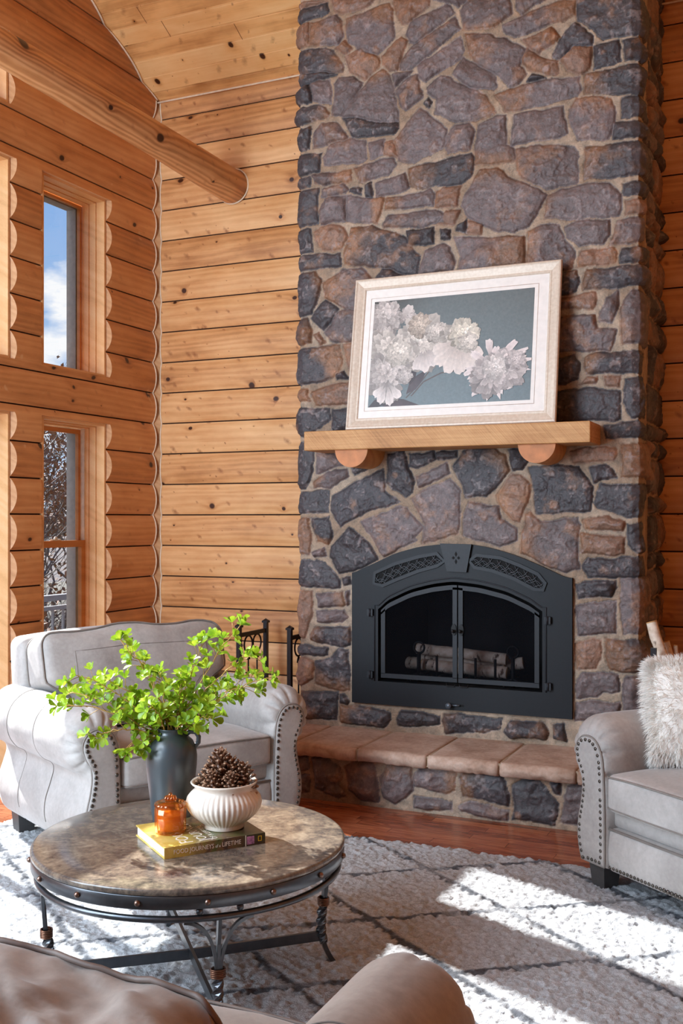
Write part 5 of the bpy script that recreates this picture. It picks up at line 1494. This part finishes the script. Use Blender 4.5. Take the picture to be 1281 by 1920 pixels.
sofa('loveseat', (-1.57, 1.50, 0), math.radians(180), .83, 'taupe suede loveseat in the foreground, seen from behind, its back cushion creased', 'loveseat', (SUEDE2, PIPE2), 2, 9, .875, False, True, .007, False, .912, True)
# ------------------------------------------------------------------ fur pillow on the loveseat
pw = Vector((-.494, 4.724, .56))
Mz = Matrix.Rotation(math.radians(-38), 4, 'Z')
pil = empty('fur_pillow', (pw.x, pw.y, .56), math.radians(20), 'fluffy white fur pillow leaning against the loveseat arm', 'pillow')
def pf(nx, ny, nz, p):
    p = Vector(p); k = (1 - nx * nx) ** .5 * (1 - nz * nz) ** .5 if abs(nx) < 1 and abs(nz) < 1 else 0
    p.y = p.y * (.25 + .75 * k) ; return p
PM = Matrix.Rotation(math.radians(-14), 3, 'X')
core = MB(); core.rbox((0, .02, .225), (.205, .085, .205), .05, (10, 3, 10), 3, 0, PM, pf)
FURC = plain('fur_base', (236, 232, 226), .9); FUR = plain('white_fur', (246, 243, 238), .7, scale=8, var=.04)
co_ = core.build('cushion_body', [FURC], pil)
fr_ = MB(); rf = random.Random(3); mesh = co_.data; polys = [p for p in mesh.polygons]; ar = [p.area for p in polys]
for k in range(15000):
    p = rf.choices(polys, ar)[0] if k < 0 else polys[rf.randrange(len(polys))]
    vs_ = [mesh.vertices[i].co for i in p.vertices]; u_, v_ = rf.random(), rf.random()
    q = vs_[0].lerp(vs_[1], u_).lerp((vs_[3] if len(vs_) > 3 else vs_[2]).lerp(vs_[2], u_), v_)
    nrm = p.normal; out_ = (q - Vector((0, .02, .225))).normalized(); d = (nrm * .55 + out_ * .65 + Vector((rf.gauss(0, .28), rf.gauss(0, .28), rf.gauss(0, .28) - .12))).normalized()
    L = rf.uniform(.028, .060); side = d.orthogonal().normalized(); side = Matrix.Rotation(rf.uniform(0, 6.28), 3, d) @ side; w_ = rf.uniform(.0008, .0016)
    dr_ = Vector((0, 0, -.35 * L)); p1 = q + d * L * .55 + dr_ * .15 + side * rf.uniform(-.004, .004); p2 = q + d * L + dr_ * .7 + side * rf.uniform(-.008, .008)
    fr_.add([q - side * w_, q + side * w_, p1 + side * w_ * .8, p1 - side * w_ * .8, p2], [(0, 1, 2, 3), (3, 2, 4)], 0, True)
tag(fr_.build('fur', [FUR], pil, fix=False), kind='stuff')
# ================================================================== COFFEE TABLE
HT = .521; TX, TY = -1.977, 3.076; TR = .526
tb = empty('coffee_table', (TX, TY, 0), math.radians(42.6), 'round coffee table with a mottled stone top and dark twisted iron legs', 'table')
n = NT('mottled_slate'); c = n.coord(); q1 = n.noise(c, 14, 7, .66, .6); q2 = n.noise(c, 55, 5, .6); q3 = n.noise(c, 2.2, 3)
f = n.math('ADD', n.math('MULTIPLY', q1, .5), n.math('ADD', n.math('MULTIPLY', q2, .3), n.math('MULTIPLY', q3, .2)))
TOPM = n.out(n.ramp(f, [(.38, lin(66, 60, 58)), (.46, lin(98, 87, 78)), (.54, lin(126, 112, 97)), (.64, lin(156, 142, 124))]), .15, 0, n.bump(q2, .03, .002))
TMET = plain('gunmetal', (92, 94, 98), .30, .85, .05, 40); BRZ = plain('copper_nail', (134, 110, 98), .3, .9); CUW = plain('copper_wire', (120, 84, 66), .35, .8)
m = MB(); m.lathe([(.0, .521), (.40, .521), (TR - .010, .521), (TR - .003, .519), (TR, .514), (TR, .502), (TR - .004, .499), (.0, .499)], n=96); m.build('tabletop', [TOPM], tb)
m = MB(); m.lathe([(TR - .012, .499), (TR - .002, .499), (TR - .001, .497), (TR - .001, .462), (TR - .003, .459), (TR - .012, .459), (TR - .012, .499)], n=96); m.build('rim_band', [TMET], tb)
m = MB(); m.tube([((TR - .022) * math.cos(i * PI / 48), (TR - .022) * math.sin(i * PI / 48), .425) for i in range(96)], .011, 8, closed=True); m.build('lower_ring', [TMET], tb)
for i in range(16):
    a = 2 * PI * (i + .5) / 16 + .12
    m = MB(); m.sphere(((TR + .001) * math.cos(a), (TR + .001) * math.sin(a), .479), .0095, 12, 8, 0, (1, 1, 1)); m.build('rivet', [BRZ], tb)
def twisted(pts, w, turns, t0=0.0):
    P = [Vector(p) for p in pts]; N = len(P); V_ = []; mb = MB()
    for i, p in enumerate(P):
        t = (P[min(i + 1, N - 1)] - P[max(i - 1, 0)]).normalized(); x = t.cross(Vector((0, 1, 0))); x = x.normalized(); y = t.cross(x)
        a = t0 + turns * 2 * PI * i / (N - 1)
        for k in range(8):
            b = a + k * PI / 4; r = w * (.72 if k % 2 == 0 else .5)
            V_.append(p + (x * math.cos(b) + y * math.sin(b)) * r)
    F_ = [(i * 8 + k, i * 8 + (k + 1) % 8, (i + 1) * 8 + (k + 1) % 8, (i + 1) * 8 + k) for i in range(N - 1) for k in range(8)]
    F_ += [tuple(reversed(range(8))), tuple((N - 1) * 8 + k for k in range(8))]
    mb.add(V_, F_, 0, False); return mb
RL = TR - .030
def sub(nm, mb, mt, par): return mb.build(nm, mt, par)
for k in range(4):
    R_ = Matrix.Rotation(k * PI / 2, 3, 'Z')
    T = lambda pts: [R_ @ Vector(p) for p in pts]
    # leg: flat bar from the ring to the collar, then a twisted bar that sweeps out to the foot
    up = MB(); up.tube(T([(RL - .0, 0, .42), (RL - .015, 0, .34), (RL - .022, 0, .245)]), 0, flat=(.026, .010)); leg = sub('leg', up, [TMET], tb)
    N = 26; pts = []
    for i in range(N + 1):
        t = i / N; z = .245 - (.245 - .012) * t; pts.append((RL - .022 + .012 * math.sin(t * PI) * -1 + .050 * t ** 3.2, 0, z))
    tw = twisted([(p[0], p[1], p[2]) for p in pts[:17]], .026, 1.15); tw.v = [tuple(R_ @ Vector(v)) for v in tw.v]; sub('twisted_bar', tw, [TMET], leg)
    ft = MB(); ft.tube(T(pts[16:]), 0, flat=(.024, .016)); sub('foot', ft, [TMET], leg)
    for s in (-1, 1):
        b = MB(); q = []
        for i in range(15):
            t = i / 14; ang = s * (.012 + .20 * t ** 2.0); r = RL - .018 + .02 * t
            z = .235 + .178 * (1 - (1 - t) ** 1.8); q.append((r * math.cos(ang), r * math.sin(ang), z))
        b.tube(T(q), 0, flat=(.014, .010)); sub('brace', b, [TMET], leg)
    w_ = MB()
    for j in range(5): w_.tube(T([(RL - .022 + .019 * math.cos(i * PI / 4 + PI / 8) * 1.0, .022 * math.sin(i * PI / 4 + PI / 8), .236 + j * .0055) for i in range(8)]), .003, 5, closed=True)
    sub('wire_wrap', w_, [CUW], leg)
    for (zz, rr_) in ((.448, .0115),):
        for s in (-.12, .12):
            s_ = MB(); s_.sphere(R_ @ Vector((math.cos(s * 1.0) * (TR - .018), math.sin(s) * (TR - .018), zz)), rr_, 12, 8); sub('ball_spacer', s_, [TMET], leg)
for k in range(2):
    R_ = Matrix.Rotation(k * PI / 2, 3, 'Z')
    b = MB(); b.tube([R_ @ Vector((-(RL - .03), 0, .125 + .002 * k)), R_ @ Vector((0, 0, .118 + .01 * k)), R_ @ Vector((RL - .03, 0, .125 + .002 * k))], 0, flat=(.011, .034)); b.build('cross_bar', [TMET], tb)
# ------------------------------------------------------------------ book
CAMR = Vector((CS, SN, 0)); CAMF = Vector((-SN, CS, 0))
def camp(lat, dep, z): return CAMR * lat + CAMF * dep + Vector((0, 0, z))
A0 = camp(-.5637, 3.371, HT); bkx = (CAMR * .308 + CAMF * .169).normalized(); bang = math.atan2(bkx.y, bkx.x)
bk = empty('book', A0, bang, 'large food travel book with a photo cover lying flat on the coffee table', 'book')
BL, BW, BH = .351, .287, .036
PAGE = plain('book_pages', (226, 222, 214), .8, scale=200)
bc_ = NT('book_cover'); P = bc_.sep(bc_.coord()); nn_ = bc_.noise(bc_.coord(), 14, 5, .6, 1.0); n2_ = bc_.noise(bc_.coord(), 40, 4)
ph = bc_.ramp(bc_.math('ADD', bc_.math('MULTIPLY', nn_, .7), bc_.math('MULTIPLY', n2_, .3)), [(.36, lin(46, 54, 34)), (.46, lin(96, 104, 58)), (.54, lin(120, 92, 64)), (.62, lin(70, 60, 54)), (.72, lin(196, 176, 140))])
yel = bc_.ramp(nn_, [(.3, lin(196, 164, 60)), (.7, lin(228, 206, 120))])
mk = bc_.ramp(bc_.math('ADD', bc_.math('MULTIPLY', P['X'], 4.2), bc_.math('MULTIPLY', nn_, .5)), [(.45, (0, 0, 0)), (.95, (1, 1, 1))])
dkm = bc_.ramp(bc_.math('ADD', P['X'], bc_.math('MULTIPLY', nn_, .05)), [(.26, (1, 1, 1)), (.31, (.35, .33, .36))])
COV = bc_.out(bc_.mix(1.0, bc_.mix(mk, yel, ph), dkm, 'MULTIPLY'), .3)
m = MB(); m.bbox((.004, .004, .004), (BL - .004, BW - .006, BH - .004)); m.build('pages', [PAGE], bk)
m = MB(); m.bbox((0, 0, 0), (BL, BW, .0035)); m.bbox((0, 0, BH - .0035), (BL, BW, BH)); m.bbox((0, -.0035, 0), (BL, 0, BH)); cv = m.build('cover', [COV], bk)
def text(name, body, size, M, mat, par, ext=.0002, sx=1.0):
    cu = bpy.data.curves.new(name, 'FONT'); cu.body = body; cu.size = size; cu.extrude = ext; cu.resolution_u = 2
    o = bpy.data.objects.new(name, cu); COL.objects.link(o); bpy.context.view_layer.update()
    me = bpy.data.meshes.new_from_object(o.evaluated_get(bpy.context.evaluated_depsgraph_get())); COL.objects.unlink(o); bpy.data.objects.remove(o)
    for v in me.vertices: v.co.x *= sx
    me.transform(M); me.materials.clear(); me.materials.append(mat)
    q = bpy.data.objects.new(name, me); COL.objects.link(q); q.parent = par; return q
INKW = plain('title_white', (236, 230, 216), .5)
Ms = Matrix.Translation((.030, -.0040, .0115)) @ Matrix.Rotation(PI / 2, 4, 'X')
t1_ = text('spine_title', 'FOOD JOURNEYS', .0205, Ms, INKW, cv, sx=.86)
w1 = max(v.co.x for v in t1_.data.vertices)
t2_ = text('spine_title', 'of a', .0150, Matrix.Translation((w1 + .005, -.0040, .0115)) @ Matrix.Rotation(PI / 2, 4, 'X') @ Matrix.Shear('XY', 4, (.25, 0)), INKW, cv, sx=.8)
w2 = max(v.co.x for v in t2_.data.vertices)
t3_ = text('spine_title', 'LIFETIME', .0205, Matrix.Translation((w2 + .005, -.0040, .0115)) @ Matrix.Rotation(PI / 2, 4, 'X'), INKW, cv, sx=.86)
YEL = plain('yellow_ink', (232, 190, 40), .4)
m = MB(); lx, lz = BL - .026, .011
for (a, b, c_, d) in ((lx, lz, lx + .013, lz + .0018), (lx, lz + .0152, lx + .013, lz + .017), (lx, lz, lx + .0018, lz + .017), (lx + .0112, lz, lx + .013, lz + .017)): m.bbox((a, -.0042, b), (c_, -.0034, d))
m.build('spine_emblem', [YEL], cv)
m = MB(); m.bbox((BL - .066, -.0040, .005), (BL - .040, -.0034, .031)); m.build('spine_photo', [plain('spine_photo_ink', (170, 120, 160), .4, var=.35, scale=90)], cv)
m = MB(); m.bbox((BL - .072, -.0040, 0), (BL - .069, -.0034, BH)); m.build('spine_stripe', [INKW], cv)
for (xx, body, sz) in ((.105, 'FOOD', .062), (.160, 'JOURNEYS', .050), (.190, 'OF A LIFETIME', .026)):
    text('cover_title', body, sz, Matrix.Translation((xx, .012, BH + .0002)) @ Matrix.Rotation(PI / 2, 4, 'Z'), INKW, cv)
# ------------------------------------------------------------------ vase
n = NT('slate_glaze'); VAS = n.out(n.ramp(n.noise(n.coord(), 4, 3), [(.3, lin(54, 62, 66)), (.7, lin(74, 82, 88))]), .34, 0, None, Coat_Weight=.3, Coat_Roughness=.25)
vb = camp(-.607, 3.79, HT)
va = empty('vase', vb, math.radians(24.6), 'tall slate grey ceramic vase with two small loop handles, holding leafy stems', 'vase')
m = MB(); m.lathe([(0, .001), (.060, .001), (.066, .006), (.070, .03), (.076, .08), (.083, .14), (.0895, .20), (.091, .235), (.088, .262), (.076, .290), (.058, .306), (.049, .314), (.046, .322), (.047, .331), (.050, .334), (.047, .336), (.042, .331), (.041, .31), (.05, .29), (.075, .26), (.08, .2), (.06, .04), (0, .02)], n=48); m.build('body', [VAS], va)
for s in (-1, 1):
    m = MB(); m.tube([(s * (.052 + .0) , 0, .312), (s * .066, 0, .322), (s * .086, 0, .320), (s * .097, 0, .304), (s * .096, 0, .284), (s * .084, 0, .268), (s * .075, 0, .272)], .0085, 10); m.build('handle', [VAS], va)
# ------------------------------------------------------------------ leafy stems
LG = NT('fresh_leaf'); c = LG.coord(); q = LG.noise(c, 22, 4); col = LG.ramp(q, [(.32, lin(98, 136, 28)), (.5, lin(142, 174, 42)), (.68, lin(186, 204, 66))])
LG.out(col, .36); tl = LG.node('ShaderNodeBsdfTranslucent', {'Color': col}); mx = LG.node('ShaderNodeMixShader', {0: .32, 1: LG.bsdf.outputs[0], 2: tl}); LG.t.links.new(mx.outputs[0], LG.n['Material Output'].inputs['Surface'])
STEM = plain('green_brown_twig', (176, 136, 66), .6)
def leaf(mb, p, d, up, L, r):
    d = d.normalized(); s = d.cross(up); s = s.normalized() if s.length > 1e-4 else d.orthogonal().normalized(); nrm = s.cross(d)
    w = L * r.uniform(.28, .36); cu = r.uniform(-.25, .35)
    R = ((0, .04, 0), (.30, .45, .02), (.62, .95, .06), (.85, .80, .04), (1.0, .0, -.02))
    V_ = []; 
    for (t, ww, h) in R:
        cpt = p + d * L * t + nrm * L * (cu * t * t); fold = nrm * w * ww * .35
        V_ += [cpt - s * w * ww + fold, cpt, cpt + s * w * ww + fold]
    F_ = []
    for i in range(4): a = 3 * i; F_ += [(a, a + 1, a + 4, a + 3), (a + 1, a + 2, a + 5, a + 4)]
    mb.add(V_, F_, 0, True)
def rosette(mb, p, d, r, n_=5, L=.030):
    d = d.normalized(); x = d.orthogonal().normalized(); y = d.cross(x); a0 = r.uniform(0, 6)
    for i in range(n_):
        a = a0 + 2 * PI * i / n_ + r.uniform(-.2, .2); o = (x * math.cos(a) + y * math.sin(a))
        leaf(mb, p, o * r.uniform(.75, 1.0) + d * r.uniform(.35, .75), d, L * r.uniform(.8, 1.15), r)
mouth = vb + Vector((0, 0, .325))
def atD(px, py, dep):
    u = (px - CXP) / FPX; v = (CYP - py) / FPX; return CAMF * dep + CAMR * (u * dep) + Vector((0, 0, CAMH + v * dep))
TIPS = [(105, 1325, -.05, 'reaching lowest to the far left, tip over the armchair arm'), (124, 1299, .06, 'reaching far left just above the lowest left stem'), (141, 1267, -.02, 'reaching left with a large leaf rosette at its raised tip'),
        (195, 1275, .10, 'reaching left at mid height behind its neighbours'), (227, 1201, .0, 'rising highest on the left half of the vase'), (251, 1222, .10, 'rising just right of the highest left stem'),
        (176, 1382, -.10, 'drooping lowest to the left beside the vase handle'), (235, 1404, -.12, 'short and drooping in front of the left handle'), (268, 1406, -.06, 'hanging down right beside the left handle'),
        (298, 1262, -.05, 'rising straight up just left of centre'), (345, 1265, .05, 'rising straight up just right of centre'), (385, 1197, .08, 'rising upright right of centre with pale tip leaves'),
        (452, 1172, .05, 'reaching highest of all, at the upper right'), (471, 1229, .0, 'reaching right with a large rosette in front of the black rack'), (511, 1268, -.05, 'reaching farthest right over the armchair arm'),
        (478, 1284, .06, 'reaching right just below the farthest right stem'), (399, 1346, -.08, 'short and low on the right side of the vase'), (366, 1358, -.10, 'shortest, spilling over the right rim of the vase'),
        (427, 1298, .10, 'spreading right at mid height'), (232, 1330, .10, 'spreading left at mid height'), (278, 1322, -.12, 'leaning forward over the left rim'), (330, 1310, .12, 'upright in the middle at the back')]
for k, (px, py, dd_, lb) in enumerate(TIPS):
    r = random.Random(100 + k); tip = atD(px, py, 3.79 + dd_)
    root = empty('leafy_stem', mouth + Vector((r.uniform(-.018, .018), r.uniform(-.018, .018), -.05)), label='bright green leafy stem ' + lb, cat='stem', group='leafy stems in the grey vase')
    o = Vector(root.location); e = tip - o; L = e.length
    mid = e * .45 + Vector((0, 0, .10 * L + .05)); 
    bez = lambda t: e * (t * t) + mid * (2 * t * (1 - t)) 
    N = 18; pts = [bez(i / N) + Vector((r.uniform(-1, 1), r.uniform(-1, 1), r.uniform(-1, 1))) * .005 * (i > 2) for i in range(N + 1)]
    sm = MB(); sm.tube(pts, [.0028 - .0014 * i / N for i in range(N + 1)], 6); lf = MB()
    rosette(lf, pts[-1], pts[-1] - pts[-3], r, 5, .040)
    s0 = .060 if L > .2 else .06; s_ = s0; tot = L * 1.1
    while s_ < tot:
        t = min(.98, s_ / tot); p = bez(t); dn = (bez(min(1, t + .04)) - p).normalized(); a = r.uniform(0, 2 * PI); x = dn.orthogonal().normalized(); y = dn.cross(x)
        o2 = x * math.cos(a) + y * math.sin(a); ln = r.uniform(.014, .050) * (1.0 if t > .3 else .8); q = p + (o2 * .8 + dn * .75).normalized() * ln
        sm.tube([p, (p + q) / 2 + dn * .002, q], .0011, 4); rosette(lf, q, (o2 * .6 + dn * .6 + Vector((0, 0, .3))), r, r.choice((4, 5, 5)), .034)
        s_ += r.uniform(.018, .032)
    sm.build('stem', [STEM], root, fix=False); lf.build('leaves', [LG.mat], root, fix=False)
# ------------------------------------------------------------------ fluted bowl and pine cones
zb = HT + BH
n = NT('cream_ceramic'); CER = n.out(n.ramp(n.noise(n.coord(), 9, 3), [(.3, lin(214, 202, 188)), (.7, lin(232, 222, 210))]), .28, 0, None, Coat_Weight=.4, Coat_Roughness=.15)
bw_ = camp(-.399, 3.603, zb)
bo = empty('fluted_bowl', bw_, 0, 'cream fluted ceramic bowl full of pine cones standing on the book', 'bowl')
def flute(r, z, a, i): return r * (1 + (.040 * (abs(math.sin(a * 22)) ** .7 - .5) if .014 < z < .128 and i < 14 else 0))
m = MB(); m.lathe([(0, .0005), (.066, .0005), (.069, .004), (.067, .012), (.070, .018), (.090, .032), (.110, .050), (.123, .070), (.1265, .088), (.122, .105), (.110, .120), (.100, .129), (.098, .136), (.102, .144), (.110, .150), (.113, .1545), (.110, .158), (.103, .154), (.095, .142), (.098, .126), (.112, .10), (.10, .05), (.0, .02)], n=208, fn=flute); m.build('body', [CER], bo)
PC_ = plain('pine_cone', (112, 78, 58), .38, var=.14, scale=40)
PCT = plain('pine_cone_tip', (158, 124, 98), .35)
def cone(x, y, z, h, tilt, ang, lb, seed):
    r = random.Random(seed); root = empty('pine_cone', bw_ + Vector((x, y, z)), ang, lb, 'pine cone', 'pine cones in the cream bowl'); root.rotation_euler = (tilt, 0, ang)
    m = MB(); tp = MB(); R = h * .40
    m.lathe([(0, 0), (R * .5, h * .08), (R * .55, h * .3), (R * .35, h * .65), (0, h * .95)], n=10)
    N = 62
    for i in range(N):
        t = i / N; a = i * 2.39996; z_ = h * (.03 + .93 * t); rr = R * (math.sin(PI * (t * .80 + .20)) ** .8) * .55; d = Vector((math.cos(a), math.sin(a), .25 + 1.0 * t)).normalized(); s = Vector((-math.sin(a), math.cos(a), 0)); p = Vector((math.cos(a) * rr * .6, math.sin(a) * rr * .6, z_)); L = R * (.95 - .55 * t); w = L * .38
        up = d.cross(s)
        e = p + d * L; V_ = [p - s * w * .4, p + s * w * .4, e + s * w, e - s * w, e + d * L * .12 + up * -.0 + Vector((0, 0, L * .12)), p + up * -.003, e - up * L * .16]
        m.add(V_, [(0, 1, 2, 3), (3, 2, 4), (0, 3, 6, 5), (1, 5, 6, 2), (3, 4, 6), (2, 6, 4)], 0)
        tp.sphere(e + d * L * .06, w * .48, 6, 4, 0, (1, 1, .6))
    m.build('scales', [PC_], root, fix=False); tp.build('scale_tips', [PCT], root, fix=False)
bx = lambda lat, dep: CAMR * lat + CAMF * dep
for i, (lat, dep, z, h, ti, lb) in enumerate([(-.012, .01, .105, .115, .06, 'tallest pine cone, standing in the middle of the cream bowl'), (.026, .005, .10, .100, -.08, 'pine cone right of the tallest one in the cream bowl'),
        (-.055, .012, .105, .082, .35, 'pine cone leaning out at the left of the cream bowl'), (.062, .01, .10, .088, -.35, 'pine cone leaning out at the right of the cream bowl'),
        (-.025, -.045, .10, .072, .2, 'low pine cone at the front left of the cream bowl'), (.030, -.048, .10, .070, .2, 'low pine cone at the front right of the cream bowl'), (.005, .052, .10, .08, -.1, 'pine cone at the back of the cream bowl')]):
    q = bx(lat, dep); cone(q.x, q.y, z + .008, h * 1.22, ti * .5, i * 1.3, lb, i)
# ------------------------------------------------------------------ amber candle jar
n = NT('amber_glass'); a1_ = n.node('ShaderNodeBsdfTransparent', {'Color': (.99, .80, .52, 1)}); a2_ = n.node('ShaderNodeBsdfGlossy', {'Color': (1, .72, .5, 1), 'Roughness': .05}); a3_ = n.node('ShaderNodeBsdfTranslucent', {'Color': lin(196, 104, 44)})
m1_ = n.node('ShaderNodeMixShader', {0: .16, 1: a1_, 2: a3_}); lw_ = n.node('ShaderNodeLayerWeight', {'Blend': .35}); m2_ = n.node('ShaderNodeMixShader', {0: n.math('ADD', n.math('MULTIPLY', lw_.outputs['Facing'], .35), .05), 1: m1_, 2: a2_})
n.t.links.new(m2_.outputs[0], n.n['Material Output'].inputs['Surface']); AMB = n.mat
n = NT('candle_wax'); WAX = n.out(lin(246, 176, 96), .5, 0, None, Subsurface_Weight=.2)
cp_ = camp(-.571, 3.542, zb)
cj = empty('candle_jar', cp_, .2, 'faceted amber glass candle jar with a jewelled lid standing on the book', 'candle')
def facet(r, z, a, i): return r * (1 + .035 * abs(math.cos(a * 6)) ** 2) if i < 6 else r
m = MB(); m.lathe([(0, .001), (.046, .001), (.0505, .006), (.0515, .05), (.0515, .082), (.049, .086), (.045, .086), (.0455, .05), (.044, .012), (0, .010)], n=72, fn=facet); m.build('jar', [AMB], cj)
m = MB(); m.lathe([(0, .0125), (.0425, .0125), (.0435, .016), (.0435, .060), (.041, .062), (0, .061)], n=32); m.build('wax', [WAX], cj)
def lf2(r, z, a, i): return r * (1 + .06 * abs(math.sin(a * 8)))
m = MB(); m.lathe([(0, .088), (.048, .088), (.052, .093), (.049, .099), (.036, .104), (.018, .106), (.010, .108), (0, .108)], n=96, fn=lf2)
m.build('lid', [AMB], cj)
m = MB()
rr2 = random.Random(4)
for i in range(9):
    a = i * 2 * PI / 8; r_ = .014 if i < 8 else 0; m.sphere((r_ * math.cos(a), r_ * math.sin(a), .114 + (0 if i < 8 else .010)), .0085, 6, 4)
m.build('lid_knob', [AMB], cj)
# ------------------------------------------------------------------ wrought iron log rack left of the chimney
IR = plain('wrought_iron', (40, 38, 42), .4, .5)
rk = empty('log_rack', (-3.37, 6.33, 0), 0, 'black wrought-iron rack with ringed side panels left of the chimney', 'rack')
for s in (-1, 1):
    x = s * .19
    for y in (-.20, .17):
        m = MB(); m.bbox((x - .014, y - .014, 0), (x + .014, y + .014, .885)); po_ = m.build('post', [IR], rk)
        m = MB(); m.bbox((x - .021, y - .021, .882), (x + .021, y + .021, .896)); m.add([(x - .019, y - .019, .896), (x + .019, y - .019, .896), (x + .019, y + .019, .896), (x - .019, y + .019, .896), (x, y, .912)], [(0, 1, 4), (1, 2, 4), (2, 3, 4), (3, 0, 4)]); m.build('finial', [IR], po_)
    m = MB(); m.bbox((x - .008, -.20, .815), (x + .008, .17, .843)); m.build('side_rail', [IR], rk); m = MB(); m.bbox((x - .008, -.20, .10), (x + .008, .17, .125)); m.build('side_rail', [IR], rk)
    for y in (-.075, .045):
        m = MB(); m.tube([(x, y + .055 * math.cos(i * PI / 12), .757 + .058 * math.sin(i * PI / 12)) for i in range(24)], .0065, 6, closed=True)
        m.tube([(x, y, .70), (x, y, .12)], .006, 6); m.tube([(x, y - .018, .655), (x, y - .012, .68), (x, y, .70)], .005, 6); m.tube([(x, y + .018, .655), (x, y + .012, .68), (x, y, .70)], .005, 6); m.build('ring_bar', [IR], rk)
for y in (-.19, .16):
    m = MB(); m.bbox((-.19, y - .01, .09), (.19, y + .01, .11)); m.build('base_rail', [IR], rk)
# ------------------------------------------------------------------ birch logs in a black holder on the right end of the hearth
hx0, hy0 = -.66, 5.70; hz0 = .328
ho = empty('log_holder', (hx0, hy0, hz0), 0, 'black iron holder with a square post on the hearth behind the loveseat', 'log holder')
m = MB()
pz = atY(1226, 1215, 5.60)
for (x, y) in ((pz.x - hx0, 5.60 - hy0), (.10, 5.60 - hy0), (pz.x - hx0, .12), (.10, .12)):
    m = MB(); m.bbox((x - .014, y - .014, 0), (x + .014, y + .014, pz.z - hz0)); m.build('post', [IR], ho)
xq = pz.x - hx0
for y in (5.60 - hy0, .12):
    m = MB(); m.bbox((xq, y - .006, .05), (.10, y + .006, .07)); m.build('rail', [IR], ho)
for x in (xq, .10):
    m = MB(); m.bbox((x - .006, 5.60 - hy0, .05), (x + .006, .12, .07)); m.build('rail', [IR], ho)
def leanlog(p0, Y0, p1, Y1, r, lb, seed, tw=False): birch('birch_log', atY(*p0, Y0), atY(*p1, Y1), r, lb, 'firewood', 'birch logs standing in the holder', tw, seed)
leanlog((1296, 1404), 5.66, (1222, 1166), 5.72, .029, 'thick birch log leaning in the holder, cut end up, beside the chimney', 60)
leanlog((1302, 1400), 5.76, (1250, 1203), 5.80, .017, 'thin forked birch branch just right of the thick leaning log', 61)
leanlog((1275, 1400), 5.80, (1267, 1210), 5.82, .011, 'thinnest birch twig, topmost at the right of the holder', 62)
vs = SC.view_settings
SC.display_settings.display_device = 'sRGB'
vs.view_transform = 'Standard'; vs.look = 'None'; vs.gamma = 1.0; vs.use_curve_mapping = False; vs.exposure = EXPOSURE
SC.cycles.max_bounces = 10; SC.cycles.diffuse_bounces = 6; SC.cycles.glossy_bounces = 4; SC.cycles.transparent_max_bounces = 12
SC.cycles.sample_clamp_indirect = 8.0
SC.cycles.caustics_reflective = False; SC.cycles.caustics_refractive = False
